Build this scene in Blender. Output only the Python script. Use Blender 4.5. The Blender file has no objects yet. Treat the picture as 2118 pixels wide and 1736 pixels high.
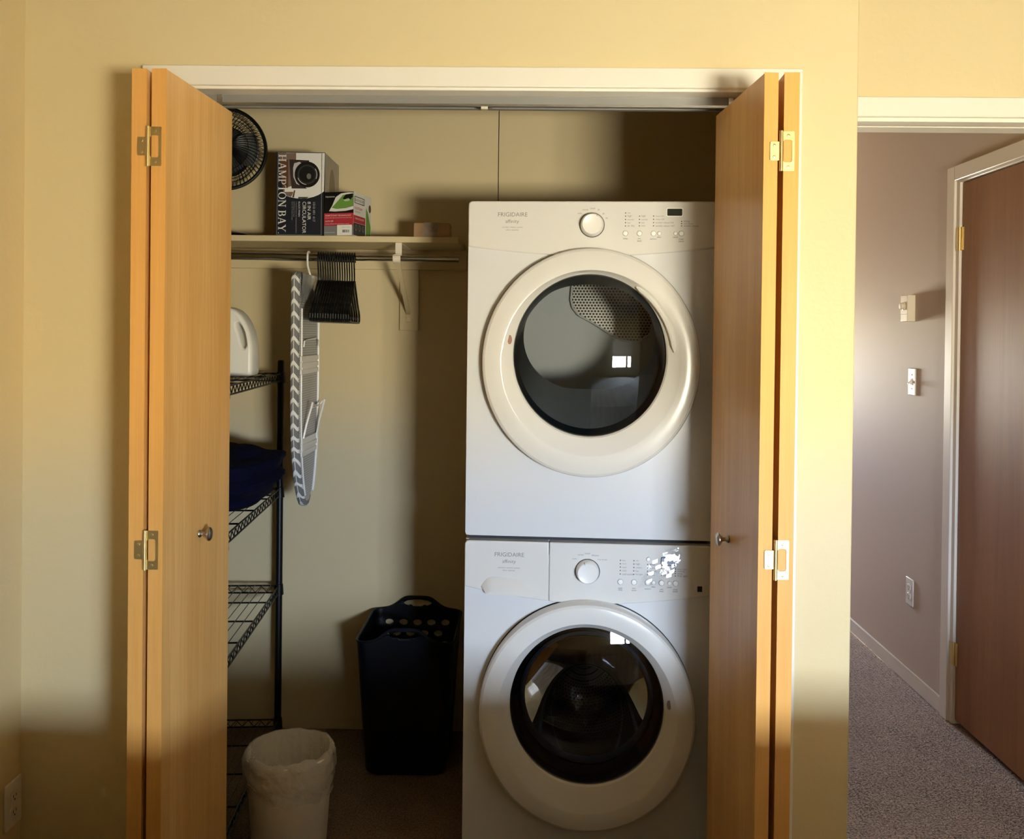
import bpy, bmesh, math, random
from math import sin, cos, pi, radians, sqrt, atan2, exp
from mathutils import Vector, Matrix, noise
from mathutils.geometry import tessellate_polygon

random.seed(7)
SC = bpy.context.scene
COL = SC.collection

# ------------------------------------------------------------------ camera
F_PX, PPX, PPY = 1850.0, 1059.0, 706.0
cam_d = bpy.data.cameras.new('camera')
cam = bpy.data.objects.new('camera', cam_d)
COL.objects.link(cam)
psi, phi, rho = radians(1.0), radians(0.5), radians(0.65)
fw = Vector((-sin(psi) * cos(phi), cos(psi) * cos(phi), -sin(phi)))
r0 = Vector((cos(psi), sin(psi), 0))
u0 = r0.cross(fw)
RT = cos(rho) * r0 + sin(rho) * u0
UP = -sin(rho) * r0 + cos(rho) * u0
M = Matrix((RT, UP, -fw)).transposed().to_4x4()
M.translation = Vector((0, -2.27, 1.5))
cam.matrix_world = M
cam_d.sensor_fit = 'HORIZONTAL'
cam_d.sensor_width = 36.0
cam_d.lens = F_PX * 36.0 / 2118.0
cam_d.shift_y = -(868.0 - PPY) / 2118.0
cam_d.clip_start = 0.05
SC.camera = cam

# ------------------------------------------------------------------ world: pale sky, dry sunlit ground
W = bpy.data.worlds.new('outdoors')
SC.world = W
W.use_nodes = True
wn = W.node_tree
wn.nodes.clear()
wo = wn.nodes.new('ShaderNodeOutputWorld')
wb = wn.nodes.new('ShaderNodeBackground')
tc = wn.nodes.new('ShaderNodeTexCoord')
sx = wn.nodes.new('ShaderNodeSeparateXYZ')
mr = wn.nodes.new('ShaderNodeMapRange')
mr.inputs['From Min'].default_value = -0.03
mr.inputs['From Max'].default_value = 0.03
wm = wn.nodes.new('ShaderNodeMix')
wm.data_type = 'RGBA'
wm.inputs[6].default_value = (1.0, 0.91, 0.70, 1)     # ground
wm.inputs[7].default_value = (0.70, 0.82, 1.0, 1)     # sky
wn.links.new(tc.outputs['Generated'], sx.inputs[0])
wn.links.new(sx.outputs[2], mr.inputs[0])
wn.links.new(mr.outputs[0], wm.inputs[0])
wn.links.new(wm.outputs[2], wb.inputs[0])
wb.inputs[1].default_value = 60.0
wn.links.new(wb.outputs[0], wo.inputs[0])
try:
    W.cycles.sampling_method = 'AUTOMATIC'
except Exception:
    pass


def portal(name, loc, rot, sx_, sy_):
    l = bpy.data.lights.new(name, 'AREA')
    l.shape = 'RECTANGLE'
    l.size, l.size_y = sx_, sy_
    o = bpy.data.objects.new(name, l)
    o.location = loc
    o.rotation_euler = rot
    COL.objects.link(o)
    l.cycles.is_portal = True
    return o


WX0, WX1, WZ0, WZ1, WY = 0.81, 1.52, 0.98, 1.85, -3.30     # bedroom window opening
portal('window_daylight', ((WX0 + WX1) / 2, WY - 0.02, (WZ0 + WZ1) / 2), (radians(90), 0, 0), WX1 - WX0, WZ1 - WZ0)
HX0, HX1, HZ0, HZ1, HY = 0.95, 1.50, 0.80, 1.60, 6.2       # unseen end window, added to light the hall
portal('hall_daylight', ((HX0 + HX1) / 2, HY + 0.02, (HZ0 + HZ1) / 2), (radians(-90), 0, 0), HX1 - HX0, HZ1 - HZ0)

SC.view_settings.view_transform = 'Standard'
SC.view_settings.look = 'None'
SC.view_settings.gamma = 1.0
SC.view_settings.use_curve_mapping = False
SC.view_settings.exposure = 2.17
SC.cycles.max_bounces = 10
SC.cycles.diffuse_bounces = 6
SC.cycles.transparent_max_bounces = 16
SC.cycles.caustics_reflective = False
SC.cycles.caustics_refractive = False
SC.cycles.sample_clamp_indirect = 4.0


# ================================================================== materials
def nmat(name):
    m = bpy.data.materials.new(name)
    m.use_nodes = True
    nt = m.node_tree
    b = nt.nodes['Principled BSDF']
    return m, nt, b


def N(nt, t, **kw):
    n = nt.nodes.new(t)
    for k, v in kw.items():
        setattr(n, k, v)
    return n


def add_bump(nt, b, scale, strength, dist=0.002, detail=2.0, coord='Object', stretch=None, node=None):
    t = N(nt, 'ShaderNodeTexCoord')
    x = node or N(nt, 'ShaderNodeTexNoise')
    if node is None:
        x.inputs['Scale'].default_value = scale
        x.inputs['Detail'].default_value = detail
    if stretch:
        mp = N(nt, 'ShaderNodeMapping')
        mp.inputs['Scale'].default_value = stretch
        nt.links.new(t.outputs[coord], mp.inputs[0])
        nt.links.new(mp.outputs[0], x.inputs['Vector'])
    else:
        nt.links.new(t.outputs[coord], x.inputs['Vector'])
    bp = N(nt, 'ShaderNodeBump')
    bp.inputs['Strength'].default_value = strength
    bp.inputs['Distance'].default_value = dist
    nt.links.new(x.outputs[0], bp.inputs['Height'])
    nt.links.new(bp.outputs[0], b.inputs['Normal'])
    return x


def plain(name, col, rough=0.5, metal=0.0, spec=0.5, bump=None, coat=0.0):
    m, nt, b = nmat(name)
    b.inputs['Base Color'].default_value = (*col, 1)
    b.inputs['Roughness'].default_value = rough
    b.inputs['Metallic'].default_value = metal
    b.inputs['Specular IOR Level'].default_value = spec
    b.inputs['Coat Weight'].default_value = coat
    if bump:
        add_bump(nt, b, *bump)
    return m


def two_tone(name, c0, c1, scale, rough=0.5, lo=0.35, hi=0.65, bump=None, stretch=None, detail=3.0, coat=0.0, rough2=None):
    m, nt, b = nmat(name)
    t = N(nt, 'ShaderNodeTexCoord')
    mp = N(nt, 'ShaderNodeMapping')
    if stretch:
        mp.inputs['Scale'].default_value = stretch
    nz = N(nt, 'ShaderNodeTexNoise')
    nz.inputs['Scale'].default_value = scale
    nz.inputs['Detail'].default_value = detail
    r = N(nt, 'ShaderNodeValToRGB')
    r.color_ramp.elements[0].position = lo
    r.color_ramp.elements[0].color = (*c0, 1)
    r.color_ramp.elements[1].position = hi
    r.color_ramp.elements[1].color = (*c1, 1)
    nt.links.new(t.outputs['Object'], mp.inputs[0])
    nt.links.new(mp.outputs[0], nz.inputs['Vector'])
    nt.links.new(nz.outputs[0], r.inputs[0])
    nt.links.new(r.outputs[0], b.inputs['Base Color'])
    b.inputs['Roughness'].default_value = rough
    b.inputs['Coat Weight'].default_value = coat
    if bump:
        add_bump(nt, b, *bump)
    return m


def wood(name, c0, c1, c2, rough=0.32, coat=0.0, fine=1.0, spec=0.5):
    """flat sliced veneer, grain running along z"""
    m, nt, b = nmat(name)
    t = N(nt, 'ShaderNodeTexCoord')
    mp = N(nt, 'ShaderNodeMapping')
    mp.inputs['Scale'].default_value = (9 * fine, 9 * fine, 0.55)
    n1 = N(nt, 'ShaderNodeTexNoise')
    n1.inputs['Scale'].default_value = 1.6
    n1.inputs['Detail'].default_value = 3
    n1.inputs['Distortion'].default_value = 0.6
    mp2 = N(nt, 'ShaderNodeMapping')
    mp2.inputs['Scale'].default_value = (150 * fine, 150 * fine, 3.0)
    n2 = N(nt, 'ShaderNodeTexNoise')
    n2.inputs['Scale'].default_value = 1.5
    n2.inputs['Detail'].default_value = 4
    r1 = N(nt, 'ShaderNodeValToRGB')
    r1.color_ramp.elements[0].position = 0.34
    r1.color_ramp.elements[0].color = (*c0, 1)
    r1.color_ramp.elements[1].position = 0.66
    r1.color_ramp.elements[1].color = (*c1, 1)
    r2 = N(nt, 'ShaderNodeValToRGB')
    r2.color_ramp.elements[0].position = 0.40
    r2.color_ramp.elements[0].color = (0, 0, 0, 1)
    r2.color_ramp.elements[1].position = 0.72
    r2.color_ramp.elements[1].color = (1, 1, 1, 1)
    mx = N(nt, 'ShaderNodeMix', data_type='RGBA')
    mx.inputs[7].default_value = (*c2, 1)
    ml = N(nt, 'ShaderNodeMath', operation='MULTIPLY')
    ml.inputs[1].default_value = 0.45
    L = nt.links.new
    L(t.outputs['Object'], mp.inputs[0]); L(mp.outputs[0], n1.inputs['Vector'])
    L(t.outputs['Object'], mp2.inputs[0]); L(mp2.outputs[0], n2.inputs['Vector'])
    L(n1.outputs[0], r1.inputs[0]); L(n2.outputs[0], r2.inputs[0])
    L(r2.outputs[0], ml.inputs[0]); L(ml.outputs[0], mx.inputs[0])
    L(r1.outputs[0], mx.inputs[6]); L(mx.outputs[2], b.inputs['Base Color'])
    bp = N(nt, 'ShaderNodeBump')
    bp.inputs['Strength'].default_value = 0.06
    bp.inputs['Distance'].default_value = 0.001
    L(n2.outputs[0], bp.inputs['Height']); L(bp.outputs[0], b.inputs['Normal'])
    b.inputs['Roughness'].default_value = rough
    b.inputs['Coat Weight'].default_value = coat
    b.inputs['Specular IOR Level'].default_value = spec
    return m


def thin_glass(name, tint, rough=0.0, ior=1.5, bump=None):
    m = bpy.data.materials.new(name)
    m.use_nodes = True
    nt = m.node_tree
    nt.nodes.clear()
    o = N(nt, 'ShaderNodeOutputMaterial')
    tr = N(nt, 'ShaderNodeBsdfTransparent')
    tr.inputs[0].default_value = (*tint, 1)
    gl = N(nt, 'ShaderNodeBsdfGlossy')
    gl.inputs['Roughness'].default_value = rough
    fr = N(nt, 'ShaderNodeFresnel')
    fr.inputs[0].default_value = ior
    mx = N(nt, 'ShaderNodeMixShader')
    nt.links.new(fr.outputs[0], mx.inputs[0])
    nt.links.new(tr.outputs[0], mx.inputs[1])
    nt.links.new(gl.outputs[0], mx.inputs[2])
    nt.links.new(mx.outputs[0], o.inputs[0])
    if bump:
        t = N(nt, 'ShaderNodeTexCoord')
        nz = N(nt, 'ShaderNodeTexNoise')
        nz.inputs['Scale'].default_value = bump[0]
        nt.links.new(t.outputs['Object'], nz.inputs['Vector'])
        bp = N(nt, 'ShaderNodeBump')
        bp.inputs['Strength'].default_value = bump[1]
        bp.inputs['Distance'].default_value = bump[2]
        nt.links.new(nz.outputs[0], bp.inputs['Height'])
        nt.links.new(bp.outputs[0], gl.inputs['Normal'])
        nt.links.new(bp.outputs[0], fr.inputs['Normal'])
    return m


def film_mat(name, opacity, col, rough, bump):
    """cloudy polythene film"""
    m, nt, b = nmat(name)
    b.inputs['Base Color'].default_value = (*col, 1)
    b.inputs['Roughness'].default_value = rough
    b.inputs['Alpha'].default_value = opacity
    b.inputs['Specular IOR Level'].default_value = 0.8
    add_bump(nt, b, *bump)
    return m


def carpet(name, c0, c1, wavy):
    m, nt, b = nmat(name)
    t = N(nt, 'ShaderNodeTexCoord')
    v = N(nt, 'ShaderNodeTexNoise')
    v.inputs['Scale'].default_value = 170 if not wavy else 95
    v.inputs['Detail'].default_value = 3
    big = N(nt, 'ShaderNodeTexNoise')
    big.inputs['Scale'].default_value = 5
    w = N(nt, 'ShaderNodeTexWave')
    w.inputs['Scale'].default_value = 22
    w.inputs['Distortion'].default_value = 9
    w.inputs['Detail'].default_value = 1.5
    w.inputs['Detail Scale'].default_value = 4.0
    L = nt.links.new
    for n in (v, big, w):
        L(t.outputs['Object'], n.inputs['Vector'])
    ad = N(nt, 'ShaderNodeMath', operation='MULTIPLY_ADD')
    ad.inputs[1].default_value = 0.38 if wavy else 0.0
    L(w.outputs[1], ad.inputs[0]); L(v.outputs[0], ad.inputs[2])
    ad2 = N(nt, 'ShaderNodeMath', operation='MULTIPLY_ADD')
    ad2.inputs[1].default_value = 0.35
    L(big.outputs[0], ad2.inputs[0]); L(ad.outputs[0], ad2.inputs[2])
    r = N(nt, 'ShaderNodeValToRGB')
    r.color_ramp.elements[0].position = 0.5
    r.color_ramp.elements[0].color = (*c0, 1)
    r.color_ramp.elements[1].position = 0.95
    r.color_ramp.elements[1].color = (*c1, 1)
    L(ad2.outputs[0], r.inputs[0]); L(r.outputs[0], b.inputs['Base Color'])
    bp = N(nt, 'ShaderNodeBump')
    bp.inputs['Strength'].default_value = 0.7
    bp.inputs['Distance'].default_value = 0.006
    L(ad.outputs[0], bp.inputs['Height']); L(bp.outputs[0], b.inputs['Normal'])
    b.inputs['Roughness'].default_value = 0.95
    b.inputs['Specular IOR Level'].default_value = 0.1
    return m


def dots_mat(name, base, hole, freq, size, rough=0.3, metal=1.0, plane='XZ', hexa=True):
    """sheet metal with rows of small round holes"""
    m, nt, b = nmat(name)
    t = N(nt, 'ShaderNodeTexCoord')
    s = N(nt, 'ShaderNodeSeparateXYZ')
    L = nt.links.new
    L(t.outputs['Object' if plane != 'UV' else 'UV'], s.inputs[0])
    iu, iv = {'XZ': (0, 2), 'YZ': (1, 2), 'UV': (0, 1)}[plane]

    def math(op, a, bb=None):
        n = N(nt, 'ShaderNodeMath', operation=op)
        for i, q in enumerate((a, bb)):
            if q is None:
                continue
            if isinstance(q, (int, float)):
                n.inputs[i].default_value = q
            else:
                L(q, n.inputs[i])
        return n.outputs[0]
    u = math('MULTIPLY', s.outputs[iu], freq)
    v = math('MULTIPLY', s.outputs[iv], freq * 1.15)
    row = math('FLOOR', v)
    if hexa:
        u = math('ADD', u, math('MULTIPLY', row, 0.5))
    fu = math('SUBTRACT', math('FRACT', u), 0.5)
    fv = math('SUBTRACT', math('FRACT', v), 0.5)
    d = math('SQRT', math('ADD', math('MULTIPLY', fu, fu), math('MULTIPLY', fv, fv)))
    inside = math('LESS_THAN', d, size)
    mx = N(nt, 'ShaderNodeMix', data_type='RGBA')
    mx.inputs[6].default_value = (*base, 1)
    mx.inputs[7].default_value = (*hole, 1)
    L(inside, mx.inputs[0]); L(mx.outputs[2], b.inputs['Base Color'])
    b.inputs['Roughness'].default_value = rough
    b.inputs['Metallic'].default_value = metal
    return m


def chevron_mat(name, dark, light):
    m, nt, b = nmat(name)
    t = N(nt, 'ShaderNodeTexCoord')
    s = N(nt, 'ShaderNodeSeparateXYZ')
    L = nt.links.new
    L(t.outputs['Object'], s.inputs[0])

    def math(op, a, bb=None):
        n = N(nt, 'ShaderNodeMath', operation=op)
        for i, q in enumerate((a, bb)):
            if q is None:
                continue
            if isinstance(q, (int, float)):
                n.inputs[i].default_value = q
            else:
                L(q, n.inputs[i])
        return n.outputs[0]
    ax = math('ABSOLUTE', math('ADD', s.outputs[0], 0.001))
    ay = math('PINGPONG', s.outputs[1], 0.02)
    k = math('ADD', s.outputs[2], math('ADD', math('MULTIPLY', ax, 1.15), math('MULTIPLY', ay, 0.5)))
    fr = math('FRACT', math('MULTIPLY', k, 25.0))
    stripe = math('GREATER_THAN', fr, 0.66)
    spine = math('LESS_THAN', ax, 0.0011)
    w = math('MAXIMUM', stripe, spine)
    mx = N(nt, 'ShaderNodeMix', data_type='RGBA')
    mx.inputs[6].default_value = (*dark, 1)
    mx.inputs[7].default_value = (*light, 1)
    L(w, mx.inputs[0]); L(mx.outputs[2], b.inputs['Base Color'])
    b.inputs['Roughness'].default_value = 0.85
    return m


MT = {}
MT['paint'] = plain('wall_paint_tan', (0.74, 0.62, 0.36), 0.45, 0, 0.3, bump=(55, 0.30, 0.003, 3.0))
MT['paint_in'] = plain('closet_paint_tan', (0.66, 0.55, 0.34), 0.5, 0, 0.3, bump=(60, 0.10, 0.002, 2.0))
MT['paint_hall'] = plain('hall_paint_dimmed_tan', (0.56, 0.46, 0.39), 0.6, 0, 0.18, bump=(70, 0.08, 0.002, 2.0))  # same tan paint, with the hall's cool dim light put into its colour
MT['ceiling'] = plain('ceiling_paint', (0.50, 0.43, 0.33), 0.8, 0, 0.2, bump=(80, 0.2, 0.003, 3.0))
MT['trim'] = plain('trim_paint_cream', (0.86, 0.82, 0.72), 0.35, 0, 0.45, bump=(18, 0.02, 0.002, 2.0))
MT['trim_hall'] = plain('hall_trim_paint', (0.74, 0.68, 0.62), 0.35, 0, 0.45)
MT['wood_face'] = wood('door_veneer_honey', (0.76, 0.41, 0.125), (0.88, 0.53, 0.19), (0.62, 0.30, 0.08), 0.34, 0.0)
MT['wood_edge'] = wood('door_edge_fir', (0.82, 0.41, 0.10), (0.86, 0.45, 0.13), (0.70, 0.31, 0.07), 0.5, 0.0, 1.6, 0.3)
MT['wood_hall'] = wood('hall_door_veneer', (0.27, 0.115, 0.040), (0.33, 0.145, 0.052), (0.21, 0.08, 0.028), 0.38, 0.0, 1.0, 0.3)
MT['carpet'] = carpet('closet_carpet_brown', (0.11, 0.075, 0.045), (0.30, 0.22, 0.15), False)
MT['carpet_hall'] = carpet('hall_carpet_brown', (0.12, 0.088, 0.072), (0.40, 0.31, 0.27), True)
MT['brass'] = plain('hinge_brass', (0.78, 0.62, 0.30), 0.40, 1.0)
MT['nickel'] = plain('satin_nickel', (0.50, 0.46, 0.40), 0.28, 1.0)
MT['steel'] = plain('brushed_steel', (0.55, 0.54, 0.52), 0.25, 1.0)
MT['chrome'] = plain('rod_chrome', (0.62, 0.62, 0.60), 0.18, 1.0)
MT['track'] = plain('track_grey_paint', (0.30, 0.29, 0.27), 0.4, 0.3)
MT['white'] = plain('appliance_white_enamel', (0.68, 0.69, 0.70), 0.22, 0, 0.5, bump=(260, 0.02, 0.001, 2.0))
MT['white_plastic'] = plain('appliance_white_plastic', (0.70, 0.69, 0.66), 0.20, 0, 0.5)
MT['knob_white'] = plain('knob_white_plastic', (0.84, 0.83, 0.80), 0.3)
MT['black'] = plain('black_plastic', (0.003, 0.003, 0.003), 0.4, 0, 0.3)
MT['black_wire'] = plain('black_epoxy_wire', (0.004, 0.004, 0.004), 0.35, 0, 0.35)
MT['black_matt'] = plain('black_rubber', (0.012, 0.013, 0.015), 0.6)
MT['well'] = plain('door_well_charcoal', (0.016, 0.022, 0.026), 0.35)
MT['print'] = plain('print_grey_ink', (0.22, 0.21, 0.20), 0.6)
MT['print_dark'] = plain('print_dark_ink', (0.03, 0.03, 0.03), 0.6)
MT['lcd'] = plain('display_black', (0.02, 0.025, 0.02), 0.12)
MT['lcd_blue'] = plain('display_pale', (0.42, 0.50, 0.60), 0.12)
MT['drum_grey'] = plain('drum_grey_enamel', (0.50, 0.50, 0.49), 0.4)
MT['drum_rear'] = dots_mat('drum_rear_perforated', (0.40, 0.37, 0.33), (0.015, 0.013, 0.012), 92, 0.36, 0.3, 0.8)
MT['drum_steel'] = dots_mat('drum_steel_perforated', (0.55, 0.55, 0.54), (0.01, 0.01, 0.01), 85, 0.30, 0.22, 1.0, plane='UV')
MT['gasket'] = plain('gasket_grey', (0.035, 0.036, 0.038), 0.35)
MT['glass'] = thin_glass('dryer_door_glass', (0.72, 0.75, 0.77), 0.0, 1.55)
MT['glass_dark'] = thin_glass('washer_door_glass', (0.62, 0.65, 0.71), 0.0, 1.6)
MT['pane'] = thin_glass('window_pane_glass', (0.97, 0.98, 0.98), 0.0, 1.45)
MT['film'] = thin_glass('clear_protective_film', (0.98, 0.98, 0.98), 0.05, 1.6, bump=(120, 0.05, 0.002))
MT['bin'] = plain('bin_beige_plastic', (0.88, 0.84, 0.76), 0.4)
MT['bag'] = film_mat('bin_bag_polythene', 0.42, (0.86, 0.84, 0.78), 0.16, (22, 0.9, 0.02, 3.0))
MT['navy'] = plain('navy_plastic', (0.0015, 0.002, 0.006), 0.45, 0, 0.3)
MT['navy_cloth'] = plain('navy_fleece', (0.003, 0.0035, 0.018), 0.95, 0, 0.1, bump=(90, 0.5, 0.006, 3.0))
MT['jug'] = plain('jug_white_plastic', (0.83, 0.82, 0.78), 0.35)
MT['chevron'] = chevron_mat('ironing_cover_chevron', (0.20, 0.20, 0.20), (0.82, 0.81, 0.79))
MT['mesh'] = dots_mat('ironing_board_mesh', (0.62, 0.62, 0.64), (0.30, 0.30, 0.31), 110, 0.33, 0.5, 0.3, plane='YZ')
MT['white_metal'] = plain('white_painted_metal', (0.80, 0.79, 0.77), 0.35)
MT['silver_film'] = plain('silver_cover_lining', (0.50, 0.50, 0.51), 0.3, 0.4, 0.5, bump=(40, 0.6, 0.01, 3.0))
MT['ivory'] = plain('ivory_plastic', (0.78, 0.70, 0.58), 0.35)
MT['plate'] = plain('wall_plate_white', (0.80, 0.77, 0.72), 0.35)
MT['slot'] = plain('slot_dark', (0.04, 0.035, 0.03), 0.6)
MT['kraft'] = two_tone('kraft_cardboard', (0.40, 0.25, 0.14), (0.46, 0.30, 0.17), 30, 0.8)
MT['carton_side'] = two_tone('carton_side_pale', (0.42, 0.37, 0.30), (0.50, 0.44, 0.36), 8, 0.7)
MT['tape'] = film_mat('clear_packing_tape', 0.38, (0.85, 0.84, 0.80), 0.12, (110, 1.0, 0.02, 3.0))
MT['bedding'] = two_tone('bedding_grey_stripe', (0.55, 0.55, 0.56), (0.86, 0.85, 0.84), 6, 0.9, stretch=(3, 0.3, 1))
MT['chest'] = plain('chest_dark_wood', (0.09, 0.055, 0.03), 0.5)
MT['blind'] = plain('blind_white_slat', (0.75, 0.74, 0.70), 0.5)


def ink(name, col, rough=0.5):
    if name not in MT:
        MT[name] = plain('ink_' + name, col, rough)
    return MT[name]


# ================================================================== mesh helpers
class MB:
    def __init__(self):
        self.v, self.f, self.uv = [], [], None

    def box(self, x0, x1, y0, y1, z0, z1):
        i = len(self.v)
        self.v += [(x0, y0, z0), (x1, y0, z0), (x1, y1, z0), (x0, y1, z0), (x0, y0, z1), (x1, y0, z1), (x1, y1, z1), (x0, y1, z1)]
        self.f += [(i, i + 3, i + 2, i + 1), (i + 4, i + 5, i + 6, i + 7), (i, i + 1, i + 5, i + 4), (i + 1, i + 2, i + 6, i + 5), (i + 2, i + 3, i + 7, i + 6), (i + 3, i, i + 4, i + 7)]
        return self

    def loft(self, rings, cap0=True, cap1=True, closed=True, wrap=False):
        n = len(rings[0])
        base = len(self.v)
        for r in rings:
            self.v += [tuple(p) for p in r]
        m = len(rings)
        rr = m if wrap else m - 1
        for a in range(rr):
            for k in range(n if closed else n - 1):
                b0 = base + a * n
                b1 = base + ((a + 1) % m) * n
                self.f.append((b0 + k, b0 + (k + 1) % n, b1 + (k + 1) % n, b1 + k))
        if cap0:
            self.f.append(tuple(base + k for k in range(n))[::-1])
        if cap1:
            self.f.append(tuple(base + (m - 1) * n + k for k in range(n)))
        return self

    def tube(self, pts, r, n=8, closed=False, caps=True):
        pts = [Vector(p) for p in pts]
        m = len(pts)
        rs = r if isinstance(r, (list, tuple)) else [r] * m
        T = []
        for i in range(m):
            if closed:
                t = pts[(i + 1) % m] - pts[i - 1]
            else:
                t = pts[min(i + 1, m - 1)] - pts[max(i - 1, 0)]
            T.append(t.normalized())
        up = Vector((0, 0, 1)) if abs(T[0].z) < 0.9 else Vector((1, 0, 0))
        nrm = (up - T[0] * up.dot(T[0])).normalized()
        rings = []
        for i in range(m):
            nrm = (nrm - T[i] * nrm.dot(T[i]))
            nrm.normalize()
            bn = T[i].cross(nrm)
            rings.append([pts[i] + (nrm * cos(2 * pi * k / n) + bn * sin(2 * pi * k / n)) * rs[i] for k in range(n)])
        self.loft(rings, caps and not closed, caps and not closed, True, closed)
        return self

    def prism(self, poly, axis, a0, a1):
        """poly: 2D points in the plane across axis: 'y' -> (x,z), 'x' -> (y,z), 'z' -> (x,y)"""
        def P(p, a):
            return {'y': (p[0], a, p[1]), 'x': (a, p[0], p[1]), 'z': (p[0], p[1], a)}[axis]
        self.loft([[P(p, a0) for p in poly], [P(p, a1) for p in poly]])
        return self

    def plate_hole(self, outer, hole, axis, a0, a1):
        """a plate with one hole; outer and hole are 2D outlines"""
        def P(p, a):
            return {'y': (p[0], a, p[1]), 'x': (a, p[0], p[1]), 'z': (p[0], p[1], a)}[axis]
        o3 = [Vector((p[0], p[1], 0)) for p in outer]
        h3 = [Vector((p[0], p[1], 0)) for p in hole]
        tris = tessellate_polygon([o3, h3])
        allp = list(outer) + list(hole)
        n, no = len(allp), len(outer)
        b = len(self.v)
        self.v += [P(p, a0) for p in allp] + [P(p, a1) for p in allp]
        for t in tris:
            self.f.append(tuple(b + i for i in t))
            self.f.append(tuple(b + n + i for i in reversed(t)))
        for k in range(no):
            j = (k + 1) % no
            self.f.append((b + k, b + j, b + n + j, b + n + k))
        nh = len(hole)
        for k in range(nh):
            j = (k + 1) % nh
            self.f.append((b + no + k, b + n + no + k, b + n + no + j, b + no + j))
        return self

    def ells(self, rings, n=64, cap0=False, cap1=False):
        """loft of ellipses (cx, cz, rx, rz, y) facing -y"""
        self.loft([[(c[0] + c[2] * cos(2 * pi * k / n), c[4], c[1] + c[3] * sin(2 * pi * k / n)) for k in range(n)] for c in rings], cap0, cap1)
        return self

    def lathe(self, prof, n=32, axis='z', c=(0, 0, 0), cap0=True, cap1=True):
        rings = []
        for r, h in prof:
            ring = []
            for k in range(n):
                a = 2 * pi * k / n
                p = {'z': (r * cos(a), r * sin(a), h), 'y': (r * cos(a), h, r * sin(a)), 'x': (h, r * cos(a), r * sin(a))}[axis]
                ring.append((p[0] + c[0], p[1] + c[1], p[2] + c[2]))
            rings.append(ring)
        self.loft(rings, cap0, cap1)
        return self

    def mesh(self, name, mat, smooth=True, ang=38):
        me = bpy.data.meshes.new(name)
        me.from_pydata([tuple(p) for p in self.v], [], self.f)
        bm = bmesh.new()
        bm.from_mesh(me)
        bmesh.ops.recalc_face_normals(bm, faces=bm.faces)
        bm.to_mesh(me)
        bm.free()
        me.materials.append(mat)
        if smooth:
            for p in me.polygons:
                p.use_smooth = True
            me.set_sharp_from_angle(angle=radians(ang))
        return me

    def build(self, name, mat, parent=None, bevel=0, seg=2, loc=(0, 0, 0), rot=None, smooth=True, ang=38):
        o = bpy.data.objects.new(name, self.mesh(name, mat, smooth, ang))
        COL.objects.link(o)
        o.parent = parent
        o.location = loc
        if rot:
            o.rotation_euler = rot
        if bevel:
            m = o.modifiers.new('bevel', 'BEVEL')
            m.width = bevel
            m.segments = seg
            m.limit_method = 'ANGLE'
            m.angle_limit = radians(40)
            m.harden_normals = False
        return o


def B(x0, x1, y0, y1, z0, z1):
    return MB().box(x0, x1, y0, y1, z0, z1)


def inst(name, src, parent=None, loc=(0, 0, 0), rot=None):
    o = bpy.data.objects.new(name, src.data)
    COL.objects.link(o)
    o.parent = parent
    o.location = loc
    if rot:
        o.rotation_euler = rot
    for m in src.modifiers:
        if m.type == 'BEVEL':
            k = o.modifiers.new('bevel', 'BEVEL')
            k.width, k.segments, k.limit_method, k.angle_limit = m.width, m.segments, m.limit_method, m.angle_limit
    return o


def tag(o, label=None, cat=None, group=None, kind=None):
    if label:
        o['label'] = label
    if cat:
        o['category'] = cat
    if group:
        o['group'] = group
    if kind:
        o['kind'] = kind
    return o


def thing(name, label, cat, loc=(0, 0, 0), rz=0, group=None, kind=None):
    o = bpy.data.objects.new(name, None)
    o.empty_display_size = 0.05
    COL.objects.link(o)
    o.location = loc
    o.rotation_euler = (0, 0, rz)
    return tag(o, label, cat, group, kind)


def struct(o, label=None):
    return tag(o, label, None, None, 'structure')


def text_mesh(s, extrude=0.0002):
    c = bpy.data.curves.new('lettering', 'FONT')
    c.body = s
    c.align_x = 'CENTER'
    c.align_y = 'CENTER'
    c.resolution_u = 3
    o = bpy.data.objects.new('lettering', c)
    COL.objects.link(o)
    me = bpy.data.meshes.new_from_object(o.evaluated_get(bpy.context.evaluated_depsgraph_get()))
    bpy.data.objects.remove(o)
    return me


def text(name, s, mat, parent, loc, rot, w=None, h=None):
    """flat lettering scaled to width w (and height h)"""
    me = text_mesh(s)
    xs = [v.co.x for v in me.vertices]
    ys = [v.co.y for v in me.vertices]
    ww, hh = max(xs) - min(xs), max(ys) - min(ys)
    cx, cy = (max(xs) + min(xs)) / 2, (max(ys) + min(ys)) / 2
    kx = w / ww if w else h / hh
    ky = h / hh if h else kx
    for v in me.vertices:
        v.co.x = (v.co.x - cx) * kx
        v.co.y = (v.co.y - cy) * ky
    me.materials.append(mat)
    o = bpy.data.objects.new(name, me)
    COL.objects.link(o)
    o.parent = parent
    o.location = loc
    o.rotation_euler = rot
    return o


def flat(poly, y, mat, name, parent, thick=0.0004):
    """a thin printed patch facing -y"""
    return MB().prism(poly, 'y', y - thick, y).build(name, mat, parent, smooth=False)


def rrect(x0, x1, z0, z1, r, n=5):
    pts = []
    for cx, cz, a0 in ((x1 - r, z1 - r, 0), (x0 + r, z1 - r, 90), (x0 + r, z0 + r, 180), (x1 - r, z0 + r, 270)):
        for k in range(n + 1):
            a = radians(a0 + 90 * k / n)
            pts.append((cx + r * cos(a), cz + r * sin(a)))
    return pts


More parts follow.
